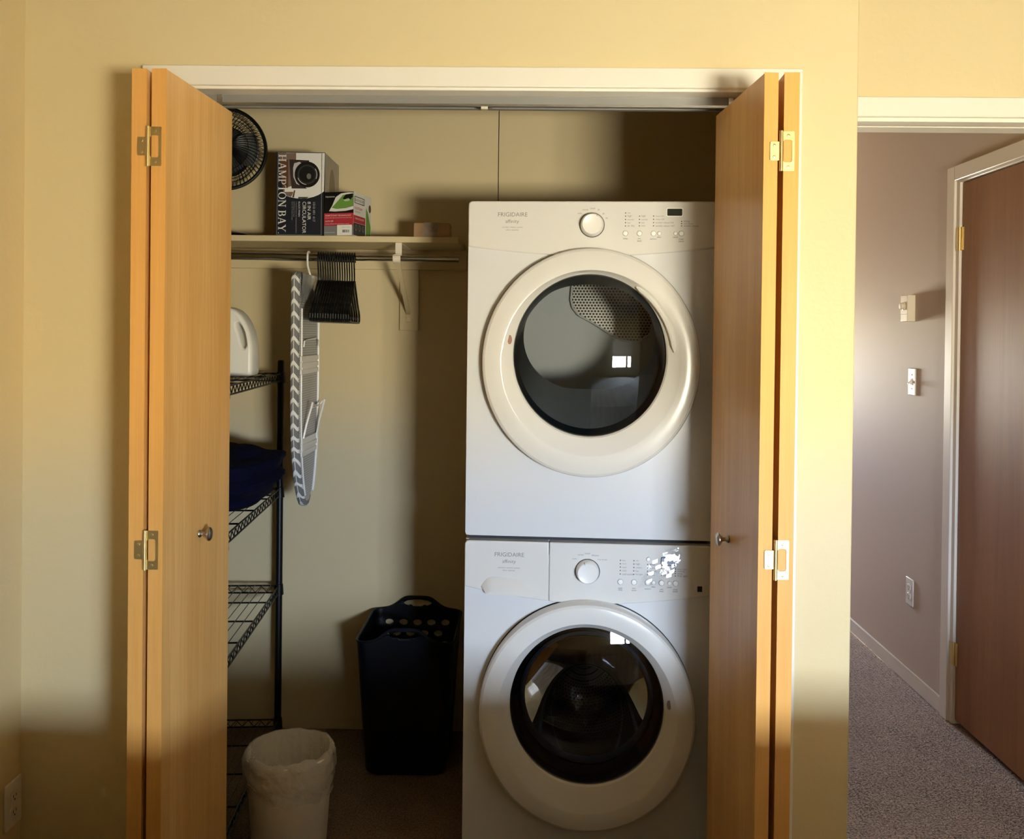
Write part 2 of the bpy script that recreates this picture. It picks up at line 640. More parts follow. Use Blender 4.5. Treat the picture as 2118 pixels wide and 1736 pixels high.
def ell(cx, cz, rx, rz, n=24, a0=0.0, a1=2 * pi):
    full = abs(a1 - a0 - 2 * pi) < 1e-6
    return [(cx + rx * cos(a0 + (a1 - a0) * k / (n if full else n - 1)), cz + rz * sin(a0 + (a1 - a0) * k / (n if full else n - 1))) for k in range(n)]


# ================================================================== the setting
CZ = 2.56          # ceiling height
OX0, OX1, OZ = -0.920, 0.620, 2.113     # closet opening
CB = 1.08          # closet back wall
CL, CR = -1.36, 0.705
HX = 1.672         # hall side wall
DY = 0.275         # doorway wall face
DX0, DX1, DZ = 0.87, 1.64, 2.108

struct(B(-1.6, 0.705, 0.0, 1.2, -0.05, 0.0).box(-1.6, 3.2, -3.5, 0.0, -0.05, 0.0).build('floor', MT['carpet']), 'brown pile carpet of bedroom and closet')
struct(B(0.705, 3.2, 0.0, 6.5, -0.05, 0.0).build('floor_hall', MT['carpet_hall']), 'brown loop carpet of the hallway')
struct(B(-1.6, 3.2, -3.5, 6.5, CZ, CZ + 0.05).build('ceiling', MT['ceiling']))

struct(MB().prism([(-1.46, 0), (OX0, 0), (OX0, OZ + 0.012), (OX1, OZ + 0.012), (OX1, 0), (0.825, 0), (0.825, CZ), (-1.46, CZ)], 'y', 0, 0.12).build('wall_front', MT['paint'], bevel=0.004), 'tan painted wall around the closet opening')
struct(B(-1.42, -1.292, -3.42, 0.0, 0, CZ).build('wall_left', MT['paint']), 'tan side wall meeting the closet wall at a corner')
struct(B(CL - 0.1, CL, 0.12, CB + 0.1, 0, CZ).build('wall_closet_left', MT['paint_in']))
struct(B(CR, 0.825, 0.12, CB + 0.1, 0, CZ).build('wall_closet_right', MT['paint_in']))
wcb = struct(B(CL - 0.1, 0.825, CB + 0.012, CB + 0.1, 0, CZ).build('wall_closet_back', MT['slot']), 'tan closet back wall of two boards with a dark seam')
SEAM = -0.1165
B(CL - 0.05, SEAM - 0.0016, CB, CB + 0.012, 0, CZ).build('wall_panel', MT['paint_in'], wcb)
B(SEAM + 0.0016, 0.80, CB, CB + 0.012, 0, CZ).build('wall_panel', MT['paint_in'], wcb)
# doorway wall and the hall beyond
struct(MB().prism([(0.825, 0), (DX0 - 0.012, 0), (DX0 - 0.012, DZ + 0.012), (DX1 + 0.012, DZ + 0.012), (DX1 + 0.012, 0), (3.1, 0), (3.1, CZ), (0.825, CZ)], 'y', DY, DY + 0.12).build('wall_doorway', MT['paint']), 'tan wall above and beside the hall doorway')
struct(B(HX, HX + 0.12, 1.26, HY, 0, CZ).box(HX, HX + 0.12, DY + 0.12, 0.36, 0, CZ).box(HX, HX + 0.12, 0.36, 1.26, 2.125, CZ).box(HX + 0.06, HX + 0.12, 0.36, 1.26, 0, 2.125).build('wall_hall_right', MT['paint_hall']), 'tan hall wall, cool dim light in its colour, carrying thermostat, switch and outlet')
struct(B(0.705, 0.825, CB + 0.1, HY, 0, CZ).build('wall_hall_left', MT['paint_hall']))
struct(B(0.705, HX0, HY, HY + 0.12, 0, CZ).box(HX1, HX + 0.12, HY, HY + 0.12, 0, CZ).box(HX0, HX1, HY, HY + 0.12, 0, HZ0).box(HX0, HX1, HY, HY + 0.12, HZ1, CZ).build('wall_hall_end', MT['paint_hall']))
struct(B(3.0, 3.12, -3.42, DY, 0, CZ).build('wall_right', MT['paint']))
struct(B(-1.42, WX0, WY - 0.12, WY, 0, CZ).box(WX1, 3.12, WY - 0.12, WY, 0, CZ).box(WX0, WX1, WY - 0.12, WY, 0, WZ0).box(WX0, WX1, WY - 0.12, WY, WZ1, CZ).build('wall_back', MT['paint']))


def window(name, x0, x1, z0, z1, y, s, mull):
    r = thing(name, None, None, ((x0 + x1) / 2, y, z0), 0, None, 'structure')
    w, h = (x1 - x0) / 2, z1 - z0
    a, b = sorted((0.03 * s, 0.09 * s))
    t = 0.035
    f = B(-w, w, a, b, 0, t).box(-w, w, a, b, h - t, h).box(-w, -w + t, a, b, t, h - t).box(w - t, w, a, b, t, h - t)
    f.build('window_frame', MT['trim'], r, bevel=0.003)
    if mull is not None:
        B(mull - 0.025, mull + 0.025, a, b, t, h - t).build('mullion', MT['trim'], r, bevel=0.003)
    ym = (a + b) / 2
    B(-w + t, w - t, ym - 0.002, ym + 0.002, t, h - t).build('window_pane', MT['pane'], r)
    c0, c1 = sorted((0.0, -0.02 * s))
    B(-w - 0.07, -w, c0, c1, -0.07, h + 0.07).build('window_casing', MT['trim'], r)
    B(w, w + 0.07, c0, c1, -0.07, h + 0.07).build('window_casing', MT['trim'], r)
    B(-w, w, c0, c1, h, h + 0.07).build('window_casing', MT['trim'], r)
    B(-w, w, c0, c1, -0.07, 0).build('window_casing', MT['trim'], r)
    return r


win1 = window('window_1', WX0, WX1, WZ0, WZ1, WY, -1, 0.17)
window('window_2', HX0, HX1, HZ0, HZ1, HY, 1, None)  # added window, out of view, sends light along the hall
# slatted blind pulled part of the way down
bl = thing('window_blind', 'white slatted blind pulled halfway down the bedroom window', 'blind', ((WX0 + WX1) / 2, WY - 0.012, WZ1))
hw = (WX1 - WX0) / 2 - 0.004
B(-hw, hw, -0.014, 0.014, -0.035, -0.002).build('head_rail', MT['blind'], bl)
sl = None
for k in range(19):
    if sl is None:
        sl = MB().box(-hw, hw, -0.014, 0.014, -0.0008, 0.0008).build('slat', MT['blind'], bl, loc=(0, 0, -0.05), rot=(radians(66), 0, 0))
    else:
        inst('slat', sl, bl, (0, 0, -0.05 - 0.024 * k), (radians(66), 0, 0))
B(-hw, hw, -0.012, 0.012, -0.505, -0.487).build('bottom_rail', MT['blind'], bl)
for x in (-0.25, 0.25):
    MB().tube([(x, -0.013, -0.03), (x, -0.013, -0.49)], 0.001, 5).build('cord', MT['blind'], bl)

# bed below the picture, and a chest added to block low window light
bed = thing('bed', 'wide bed with grey striped bedding facing the closet', 'bed', (1.17, -1.05, 0))
B(-0.98, 0.98, -2.0, 0, 0.22, 0.42).build('bed_base', MT['chest'], bed, bevel=0.02)
mt = MB()
rings = []
for k in range(13):
    y = -2.02 + 2.04 * k / 12
    ring = []
    for q in range(28):
        t = q / 27
        x = -1.0 + 2.0 * t
        z = 0.785 - 0.02 * (1 - min(1, min(t, 1 - t) * 12)) ** 2 + 0.006 * noise.noise((x * 4, y * 4, 0)) - (0.012 if k in (0, 12) else 0)
        ring.append((x, y, z))
    ring += [(1.0, y, 0.30), (-1.0, y, 0.30)]
    rings.append(ring)
mt.loft(rings).build('comforter', MT['bedding'], bed)
for x in (-0.9, 0.9):
    for y in (-1.92, -0.08):
        B(x - 0.03, x + 0.03, y - 0.03, y + 0.03, 0, 0.22).build('leg', MT['chest'], bed)
ch = thing('shade_chest', 'dark low chest added out of view to shade the lower walls', 'chest', (-0.575, -1.165, 0))  # made-up chest, its top edge casts the shade line on the left
B(-0.70, 0.70, -0.22, 0.22, 0.06, 0.679).build('chest_body', MT['chest'], ch, bevel=0.006)
B(-0.712, 0.712, -0.235, 0.235, 0.679, 0.705).build('chest_lid', MT['chest'], ch, bevel=0.006)
for x in (-0.62, 0.62):
    for y in (-0.17, 0.17):
        B(x - 0.03, x + 0.03, y - 0.03, y + 0.03, 0, 0.06).build('foot', MT['chest'], ch)

# --- closet casing and jambs
t1 = struct(B(OX0 - 0.065, OX1 + 0.061, -0.016, 0, 2.120, 2.171).build('trim_1', MT['trim'], bevel=0.003), 'cream painted casing around the closet opening')
B(OX0 - 0.065, OX0 - 0.006, -0.016, 0, 0, 2.120).build('side_casing', MT['trim'], t1, bevel=0.003)
B(OX1 + 0.006, OX1 + 0.061, -0.016, 0, 0, 2.120).build('side_casing', MT['trim'], t1, bevel=0.003)
B(OX0 - 0.004, OX1 + 0.004, -0.006, 0.125, 2.113, 2.1249).build('head_jamb', MT['trim'], t1, bevel=0.0015)
B(OX0 - 0.004, OX0 + 0.010, -0.006, 0.125, 0, 2.1129).build('side_jamb', MT['trim'], t1, bevel=0.0015)
B(OX1 - 0.010, OX1 + 0.004, -0.006, 0.125, 0, 2.1129).build('side_jamb', MT['trim'], t1, bevel=0.0015)

# --- doorway casing
t2 = struct(B(DX0 - 0.062, DX1 + 0.062, DY - 0.016, DY, DZ + 0.012, 2.176).build('trim_2', MT['trim'], bevel=0.003), 'cream painted casing of the hall doorway')
B(DX0 - 0.045, DX0 - 0.004, DY - 0.016, DY, 0, DZ + 0.012).build('side_casing', MT['trim'], t2, bevel=0.003)
B(DX1 + 0.004, DX1 + 0.062, DY - 0.016, DY, 0, DZ + 0.012).build('side_casing', MT['trim'], t2, bevel=0.003)
B(DX0, DX1, DY - 0.006, DY + 0.13, DZ, DZ + 0.0119).build('head_jamb', MT['trim'], t2, bevel=0.0015)
B(DX0, DX1, DY + 0.05, DY + 0.08, DZ - 0.003, DZ).build('door_stop', MT['trim'], t2, bevel=0.0015)
B(DX0 - 0.0119, DX0, DY - 0.004, DY + 0.13, 0, DZ + 0.012).build('side_jamb', MT['trim'], t2)
B(DX1, DX1 + 0.0119, DY - 0.004, DY + 0.13, 0, DZ + 0.012).build('side_jamb', MT['trim'], t2)

# --- hall: baseboard, door with casing
struct(B(HX - 0.012, HX, 1.316, HY, 0, 0.066).build('baseboard_hall', MT['trim_hall'], bevel=0.004), 'pale baseboard along the hall wall')
t3 = struct(B(HX - 0.016, HX, 1.252, 1.312, 0, 2.172).build('trim_3', MT['trim_hall'], bevel=0.003), 'pale painted casing around the dark hall door')
B(HX - 0.016, HX, 0.36, 1.252, 2.114, 2.172).build('head_casing', MT['trim_hall'], t3, bevel=0.003)
B(HX - 0.006, HX + 0.06, 1.226, 1.2519, 0, 2.1139).build('side_jamb', MT['trim_hall'], t3, bevel=0.002)
B(HX - 0.006, HX + 0.06, 0.36, 1.226, 2.105, 2.1139).build('head_jamb', MT['trim_hall'], t3, bevel=0.002)
d3 = thing('door_3', 'dark reddish brown flush hall door with brass hinges', None, (HX + 0.004, 1.223, 0.02), 0, None, 'structure')
B(0, 0.036, -0.84, 0, 0, 2.082).build('panel', MT['wood_hall'], d3, bevel=0.002)
for z in (1.866, 0.254):
    hg = MB().tube([(-0.008, 0.004, z - 0.045), (-0.008, 0.004, z + 0.045)], 0.006, 10).build('hinge', MT['brass'], d3)
    B(-0.0035, -0.0005, -0.016, 0.0, z - 0.044, z + 0.044).build('hinge_leaf', MT['brass'], hg)
    B(-0.0125, -0.0105, 0.003, 0.024, z - 0.044, z + 0.044).build('hinge_leaf', MT['brass'], hg)


# ================================================================== bifold doors
def hinge(parent, x, y, z, s):
    """surface hinge facing -y: s=+1 puts the large cut-out leaf on the +x side"""
    br = MB().tube([(x, y - 0.004, z - 0.044), (x, y - 0.004, z + 0.044)], 0.0042, 10).build('hinge', MT['brass'], parent)
    out = rrect(0.003, 0.029, -0.043, 0.043, 0.0015, 2)
    hole = rrect(0.0045, 0.0238, -0.0245, 0.0245, 0.005, 4)
    big = MB().plate_hole([(p[0] * s + x, p[1] + z) for p in out], [(p[0] * s + x, p[1] + z) for p in hole], 'y', y - 0.003, y - 0.0004)
    big.build('hinge_leaf', MT['brass'], br, smooth=False)
    sm = MB().prism([(-p[0] * s + x, p[1] + z) for p in rrect(0.003, 0.0235, -0.0205, 0.0205, 0.003, 3)], 'y', y - 0.003, y - 0.0004)
    sm.build('hinge_leaf', MT['brass'], br, smooth=False)
    for dx, dz in ((0.0155 * s, 0.034), (0.0155 * s, -0.034), (-0.0145 * s, 0.0125), (-0.0145 * s, -0.0125)):
        sc = MB().lathe([(0.0036, 0), (0.0032, -0.0012), (0.0012, -0.0016)], 12, 'y', (x + dx, y - 0.003, z + dz)).build('screw', MT['brass'], br)


def bifold(name, label, specs, knob_panel, knob_side, knob_y, hx, hs):
    """specs: (x_front0, x_front1, x_back0) of each folded panel; front ends at y=-0.31"""
    r = thing(name, label, None, (specs[0][0], -0.31, 0), 0, None, 'structure')
    ox = specs[0][0]
    for i, (a0, a1, b0) in enumerate(specs):
        ang = atan2(b0 - a0, 0.39)
        t = a1 - a0
        p = MB().box(0.0006, t - 0.0006, 0.0012, 0.388, 0.02, 2.074).build('panel', MT['wood_face'], r, loc=(a0 - ox, 0, 0), rot=(0, 0, -ang), bevel=0.001, seg=1)
        B(0.0, t, 0.0, 0.0015, 0.02, 2.0745).build('edge_strip', MT['wood_edge'], p)
        if i == knob_panel:
            x = t if knob_side > 0 else 0
            s = knob_side
            k = MB().lathe([(0.0005, 0), (0.0085, 0), (0.0095, 0.002 * s), (0.0085, 0.004 * s), (0.0055, 0.007 * s), (0.005, 0.013 * s), (0.007, 0.017 * s), (0.0135, 0.021 * s), (0.0165, 0.0245 * s), (0.0165, 0.027 * s), (0.013, 0.030 * s), (0.006, 0.0318 * s), (0.0005, 0.032 * s)], 28, 'x', (x, knob_y, 1.005))
            k.build('knob', MT['nickel'], p)
    for z in (1.903, 1.012):
        hinge(r, hx - ox, 0.0, z, hs)
    return r


bifold('door_1', 'honey wood bifold closet door folded open beside the wire rack', [(-0.878, -0.845, -0.880), (-0.834, -0.801, -0.816)], 1, 1, 0.195, -0.840, 1)
bifold('door_2', 'honey wood bifold closet door folded open beside the appliances', [(0.509, 0.540, 0.484), (0.552, 0.585, 0.574)], 0, -1, 0.222, 0.546, 1)

# --- overhead track
tr = thing('door_track', 'grey metal bifold track under the closet head jamb', 'track', (-0.15, 0.068, 2.1129))
B(-0.755, 0.755, -0.022, -0.0185, -0.026, 0).box(-0.755, 0.755, 0.0185, 0.022, -0.026, 0).box(-0.755, 0.755, -0.0185, 0.0185, -0.003, 0).box(-0.755, 0.755, -0.0185, -0.008, -0.026, -0.0225).box(-0.755, 0.755, 0.008, 0.0185, -0.026, -0.0225).build('channel', MT['track'], tr)
B(-0.755, 0.755, -0.0245, -0.022, -0.027, -0.021).build('lip', MT['steel'], tr)
sp = MB()
pts = []
for k in range(90):
    a = k * 0.9
    pts.append((0.01 + 0.0005 * k, -0.010 + 0.0055 * cos(a), -0.0235 + 0.0055 * sin(a)))
sp.tube(pts, 0.0011, 5).build('spring', MT['steel'], tr)
B(0.022, 0.040, -0.018, -0.004, -0.032, -0.018).build('spring_sleeve', MT['ivory'], tr, bevel=0.001)
for x in (-0.655, 0.665):
    B(x - 0.006, x + 0.006, -0.027, -0.024, -0.034, -0.002).box(x - 0.006, x + 0.006, -0.0255, 0.015, -0.034, -0.031).build('pivot_bracket', MT['steel'], tr)

# ================================================================== dryer and washer
PX = 1 / 746.0
MW = 0.343
RX90 = (radians(90), 0, 0)


def door_ring(name, parent, cz, rx, rz, ix, iz, icz, gx, gz, gcz, gxo, thick, mat):
    """round appliance door: rim, flat ring and sloping inner facet"""
    r = MB()
    r.ells([(0, cz, rx - 0.012, rz - 0.012, 0.0), (0, cz, rx - 0.001, rz - 0.001, -0.006), (0, cz, rx, rz, -0.012), (0, cz, rx, rz, -thick * 0.72), (0, cz, rx - 0.003, rz - 0.003, -thick * 0.88), (0, cz, rx - 0.009, rz - 0.009, -thick * 0.96),
            (0, cz, rx - 0.02, rz - 0.02, -thick), (0, icz, ix + 0.004, iz + 0.004, -thick - 0.001), (0, icz, ix, iz, -thick), (gxo, gcz, gx + 0.004, gz + 0.004, -thick + 0.017), (gxo, gcz, gx, gz, -thick + 0.022), (gxo, gcz, gx - 0.003, gz - 0.003, -0.004), (0, cz, rx - 0.03, rz - 0.03, 0.0)], 96)
    return r.build(name, mat, parent, ang=21)


def dome(cx, cz, rx, rz, y_rim, sag, n=72, m=12):
    rings = []
    for k in range(m):
        f = cos(pi / 2 * k / m)
        rings.append((cx, cz, rx * f, rz * f, y_rim - sag * (1 - f * f)))
    b = MB()
    b.ells(rings, n, False, False)
    c = len(b.v)
    b.v.append((cx, y_rim - sag, cz))
    base = (m - 1) * n
    for k in range(n):
        b.f.append((base + k, base + (k + 1) % n, c))
    return b


def cabinet(r, h, hole, depth=0.70):
    cab = MB()
    for (x0, x1, z0, z1) in ((-MW, -MW + 0.02, 0, h), (MW - 0.02, MW, 0, h), (-MW + 0.02, MW - 0.02, h - 0.02, h), (-MW + 0.02, MW - 0.02, 0, 0.02)):
        cab.box(x0, x1, 0.022, depth, z0, z1)
    cab.box(-MW + 0.02, MW - 0.02, depth - 0.02, depth, 0.02, h - 0.02)
    cab.build('cabinet', MT['white'], r)


def front_plate(r, x0, x1, z0, z1, hole):
    o = MB().plate_hole(rrect(x0, x1, z0, z1, 0.010, 4), hole, 'y', 0.0, 0.022)
    return o.build('front_panel', MT['white'], r, bevel=0.006, seg=3)


def dial(parent, x, z, yf, mark):
    seat = MB().lathe([(0.0005, 0), (0.0345, 0), (0.0345, -0.001), (0.0005, -0.001)], 40, 'y', (x, yf, z)).build('dial_seat', MT['print_dark'], parent)
    k = MB().lathe([(0.0005, 0), (0.0325, 0), (0.0325, -0.004), (0.0300, -0.020), (0.0290, -0.0245), (0.0265, -0.027), (0.0240, -0.0262), (0.0005, -0.0255)], 48, 'y', (x, yf - 0.0008, z)).build('dial', MT['knob_white'], parent)
    c, s = cos(mark), sin(mark)
    p = MB().prism([(x + c * a - s * b, z + s * a + c * b) for a, b in ((0.0245, -0.0012), (0.0305, -0.0012), (0.0305, 0.0012), (0.0245, 0.0012))], 'y', yf - 0.0275, yf - 0.019)
    p.build('pointer', MT['print'], k)
    return k


def legend(parent, y, cx, cy, s, wpx, hpx, ox, oz, mat=None):
    """printed legend centred at picture column/row (cx, cy) of the appliance front"""
    return text('legend', s, mat or MT['print'], parent, ((cx - ox) * PX, y, (oz - cy) * PX), RX90, wpx * PX, hpx * PX)


def led_col(parent, y, x, rows, names, ox, oz, hpx=4.2):
    for (cy, nm) in zip(rows, names):
        flat([(((x - ox) + dx) * PX, ((oz - cy) + dz) * PX) for dx, dz in ((-1.0, -1.0), (1.0, -1.0), (1.0, 1.0), (-1.0, 1.0))], y, MT['print_dark'], 'indicator', parent)
        if nm:
            w = 2.05 * len(nm)
            o = text('legend', nm, MT['print'], parent, (((x + 4 + w / 2) - ox) * PX, y - 0.0002, (oz - cy) * PX), RX90, w * PX, None)


def push_button(parent, y, x, cy, rpx, ox, oz):
    r = rpx * PX
    MB().lathe([(r * 0.55, -0.0002), (r, -0.0002), (r, -0.0012), (r * 0.84, -0.0030), (r * 0.6, -0.0034), (0.0003, -0.0034)], 24, 'y', ((x - ox) * PX, y, (oz - cy) * PX)).build('button', MT['knob_white'], parent)
    MB().lathe([(r * 1.0, 0), (r * 1.10, 0), (r * 1.10, -0.0004), (r * 1.0, -0.0004)], 24, 'y', ((x - ox) * PX, y, (oz - cy) * PX), False, False).build('button_rim', MT['print'], parent)


YAW = radians(-2.6)
MXC, MYC = 0.174, 0.212
# ------------------------------------------------------------------ dryer
OXD, OZD = 1221.0, 1118.0
dry = thing('clothes_dryer', 'white front loading dryer with dark display stacked on the washer', 'dryer', (MXC, MYC, 0.930), YAW)
DH = 0.936
dcz = (1118 - 751) * PX
hole = ell(0, dcz, 0.25, 0.262, 64)
cabinet(dry, DH, hole)
front_plate(dry, -MW, MW, 0.004, 0.90, hole)
B(-MW + 0.012, MW - 0.012, 0.03, 0.66, -0.0095, 0.0).build('stacking_bracket', MT['black_matt'], dry)


def arc_panel(x0, x1, ztop, side, mid, xl=-MW, xr=MW, n=24, rt=0.012):
    def low(x):
        return mid + (side - mid) * (abs(x) / MW) ** 1.8
    pts = [(x0 + (x1 - x0) * k / n, low(x0 + (x1 - x0) * k / n)) for k in range(n + 1)]
    if x1 >= xr - 1e-6:
        pts += [(x1 - rt + rt * cos(a), ztop - rt + rt * sin(a)) for a in (0, pi / 8, pi / 4, 3 * pi / 8, pi / 2)]
    else:
        pts += [(x1, ztop)]
    if x0 <= xl + 1e-6:
        pts += [(x0 + rt + rt * cos(a), ztop - rt + rt * sin(a)) for a in (pi / 2, 5 * pi / 8, 3 * pi / 4, 7 * pi / 8, pi)]
    else:
        pts += [(x0, ztop)]
    return pts


cp = MB().prism(arc_panel(-MW, MW, DH + 0.002, 0.811, 0.786), 'y', -0.006, 0.024).build('control_panel', MT['white_plastic'], dry, bevel=0.004, seg=3)
YP = -0.0063
text('brand_lettering', 'FRIGIDAIRE', MT['print'], cp, ((1057.5 - OXD) * PX, YP, (OZD - 446.3) * PX), RX90, 61 * PX, 8.6 * PX)
legend(cp, YP, 1056.5, 461.5, 'affinity', 28, 9.5, OXD, OZD)
legend(cp, YP, 1057, 473, 'wrinkle release system', 43, 3.6, OXD, OZD)
legend(cp, YP, 1057, 478.5, 'ultra capacity', 26, 3.6, OXD, OZD)
dial(cp, 0.0005, (OZD - 467.5) * PX, -0.006, radians(62))
for cx, cy, s, w in ((1196, 444, 'bulky', 9), (1207, 436, 'normal', 11.5), (1222, 433, 'casual', 10.5), (1234.5, 436, '30', 4), (1244.5, 444, '60', 4), (1251, 453.5, '90', 4)):
    legend(cp, YP, cx, cy, s, w, 3.4, OXD, OZD)
led_col(cp, YP, 1289.8, (442.7, 449.2, 456, 462.6, 469.3), ('max', 'high', 'normal', 'low', 'air dry'), OXD, OZD)
led_col(cp, YP, 1318.2, (449.1, 455.8, 462.5, 469), ('high', 'normal', 'low', 'damp'), OXD, OZD)
led_col(cp, YP, 1346.9, (448.9, 455.5, 462.2, 468.8), ('chime ON', 'chime OFF', 'wrinkle release ON', 'wrinkle release OFF'), OXD, OZD)
led_col(cp, YP, 1403.9, (459.5, 464, 468.7), ('drying', 'cool down', 'wrinkle release'), OXD, OZD)
for x, r in ((1289.8, 5.3), (1318.4, 5.3), (1347, 5.3), (1358.6, 4), (1392, 4), (1403.7, 5.3)):
    push_button(cp, -0.006, x, 484.4, r, OXD, OZD)
for cx, cy, s, w in ((1290, 495.7, 'temp', 9), (1318.5, 495.5, 'dry', 6), (1318.5, 499.8, 'level', 8), (1346.8, 496, 'options', 13.5), (1358.4, 491.6, 'select', 8), (1392, 491.6, 'cancel', 10), (1403.7, 496.2, 'START', 10), (1403.7, 501, 'pause', 10)):
    legend(cp, YP, cx, cy, s, w, 3.3, OXD, OZD, MT['print_dark'])
dsp = MB().prism([((p[0] - OXD) * PX, (OZD - p[1]) * PX) for p in rrect(1374.4, 1405, 433.8, 448.3, 2.2, 4)], 'y', -0.0075, -0.004).build('display', MT['lcd'], cp)
fr = MB().plate_hole([((p[0] - OXD) * PX, (OZD - p[1]) * PX) for p in rrect(1372.6, 1406.8, 432, 450.1, 3, 4)], [((p[0] - OXD) * PX, (OZD - p[1]) * PX) for p in rrect(1374.4, 1405, 433.8, 448.3, 2.2, 4)], 'y', -0.0078, -0.0045).build('display_frame', MT['knob_white'], dsp)
# door
gz0 = (1118 - 736) * PX
MB().ells([(0, dcz, 0.285, 0.300, 0.001), (0, dcz, 0.302, 0.318, -0.0006), (0, dcz, 0.302, 0.318, -0.0022), (0, dcz, 0.285, 0.300, -0.0022)], 96).build('shadow_gap', MT['black_matt'], dry)  # black ring drawn for the shadow gap behind the dryer door
dr = door_ring('door', dry, dcz, 0.298, 0.314, 0.243, 0.253, dcz, 0.210, 0.2235, gz0, -0.003, 0.046, MT['white_plastic'])
dome(-0.003, gz0, 0.2095, 0.2228, -0.020, 0.030).build('door_glass', MT['glass'], dr)
ogz = (1118 - 700) * PX
open_ = []
for k in range(64):
    a = 2 * pi * k / 64
    zz = 0.150 * sin(a)
    xx = 0.185 * (1 if cos(a) > 0 else -1) * abs(cos(a)) ** 0.85
    open_.append((xx - 0.003, ogz + max(zz, -0.145)))
wl = MB()
wl.loft([[(-0.003 + 0.2075 * cos(2 * pi * k / 64), -0.018, gz0 + 0.2205 * sin(2 * pi * k / 64)) for k in range(64)],
         [(-0.003 + 0.200 * cos(2 * pi * k / 64), 0.030, gz0 + 0.207 * sin(2 * pi * k / 64)) for k in range(64)],
         [(p[0], 0.050, p[1]) for p in open_]], False, False).build('door_well', MT['well'], dr)
dm = MB()
dm.loft([[(p[0], 0.051, p[1]) for p in open_],
         [(0.31 * cos(2 * pi * k / 64), 0.075, dcz + 0.31 * sin(2 * pi * k / 64)) for k in range(64)],
         [(0.315 * cos(2 * pi * k / 64), 0.50, dcz + 0.315 * sin(2 * pi * k / 64)) for k in range(64)],
         [(0.30 * cos(2 * pi * k / 64), 0.53, dcz + 0.30 * sin(2 * pi * k / 64)) for k in range(64)]], False, True)
drum = dm.build('drum', MT['drum_grey'], dry)
poly = [(1168, 570), (1164, 620), (1168, 637), (1180, 652), (1210, 668), (1245, 690), (1268, 702), (1300, 706), (1325, 690), (1336, 650), (1325, 600), (1290, 560), (1230, 545)]
pp = [((p[0] - 1197) / 613.0, 1.5 - (p[1] - 691) / 613.0 - 0.930) for p in poly]
MB().prism(pp, 'y', 0.516, 0.529).build('perforated_plate', MT['drum_rear'], drum, bevel=0.003)
MB().tube([(p[0], 0.517, p[1]) for p in pp], 0.004, 6, True).build('plate_rim', MT['drum_grey'], drum)
# moulded finger grip on the ring and small round sticker
gp = MB()
gp.tube([(0.2265 * cos(radians(a)) + 0.001, -0.0405, dcz + 0.006 + 0.2385 * sin(radians(a))) for a in range(6, 62, 4)], [0.002] + [0.0075] * 12 + [0.002], 8).build('finger_grip', MT['white_plastic'], dr)
MB().prism(ell((1055.5 - OXD) * PX, (OZD - 705.5) * PX, 4.5 * PX, 9.5 * PX, 20), 'y', -0.0385, -0.030).build('sticker', ink('sticker_red', (0.32, 0.16, 0.12)), dr)
# ------------------------------------------------------------------ washer
OXW, OZW = 1218.0, 1811.0
was = thing('washing_machine', 'white front loading washer with detergent drawer under the dryer', 'washer', (MXC, MYC, 0.0), YAW)
WH = 0.9205
wcz = (1811 - 1473) * PX
hole = ell(0, wcz, 0.25, 0.262, 64)
cabinet(was, WH, hole)
front_plate(was, -MW, MW, 0.004, 0.885, hole)
XD = (1138 - OXW) * PX
cpw = MB().prism(arc_panel(XD + 0.0008, MW, WH, 0.786, 0.752), 'y', -0.006, 0.024).build('control_panel', MT['white_plastic'], was, bevel=0.003, seg=3)
dw = MB().prism(arc_panel(-MW, XD - 0.0008, WH, 0.792, 0.752), 'y', -0.006, 0.024).build('detergent_drawer', MT['white_plastic'], was, bevel=0.003, seg=3)
# scooped pull of the drawer
pull = [(997, 1219), (1003, 1209), (1010, 1202), (1018, 1199), (1030, 1198), (1052, 1200.5), (1075, 1204), (1088, 1208), (1100, 1217), (1109, 1227), (1114, 1235), (1080, 1230), (1040, 1224)]
pl = [((p[0] - OXW) * PX, (OZW - p[1]) * PX) for p in pull]
cxp = sum(p[0] for p in pl) / len(pl)
czp = min(p[1] for p in pl)
pu = MB()
pu.loft([[(p[0], -0.0062, p[1]) for p in pl],
         [(cxp + (p[0] - cxp) * 0.98, -0.0085, czp + (p[1] - czp) * 0.97) for p in pl],
         [(cxp + (p[0] - cxp) * 0.80, -0.026, czp + (p[1] - czp) * 0.30) for p in pl],
         [(cxp + (p[0] - cxp) * 0.78, -0.027, czp + (p[1] - czp) * 0.24) for p in pl]], True, True)
pu.build('drawer_pull', MT['white_plastic'], dw)
text('brand_lettering', 'FRIGIDAIRE', MT['print'], dw, ((1055.5 - OXW) * PX, YP, (OZW - 1151.8) * PX), RX90, 61 * PX, 8.6 * PX)
legend(dw, YP, 1055, 1167, 'affinity', 28, 9.5, OXW, OZW)
legend(dw, YP, 1054.5, 1179.5, 'vibration control system', 46, 3.6, OXW, OZW)
legend(dw, YP, 1054.5, 1185, 'ultra capacity', 26, 3.6, OXW, OZW)
dial(cpw, (1217.5 - OXW) * PX, (OZW - 1182) * PX, -0.006, radians(108))
for cx, cy, s, w in ((1191, 1157, 'bulky', 9), (1203, 1148, 'normal', 11.5), (1217, 1144.8, 'casual', 10.5), (1233, 1148.5, 'delicates', 15), (1248, 1157.3, 'rinse & spin', 20)):
    legend(cpw, YP, cx, cy, s, w, 3.4, OXW, OZW)
rw = (1157.4, 1164.5, 1171.4, 1178.5, 1185.7)
led_col(cpw, YP, 1284.8, rw, ('hot', 'warm', 'cool', 'cold', 'cold active'), OXW, OZW)
led_col(cpw, YP, 1312.6, rw, ('max', 'high', 'medium', 'low', 'no spin'), OXW, OZW)
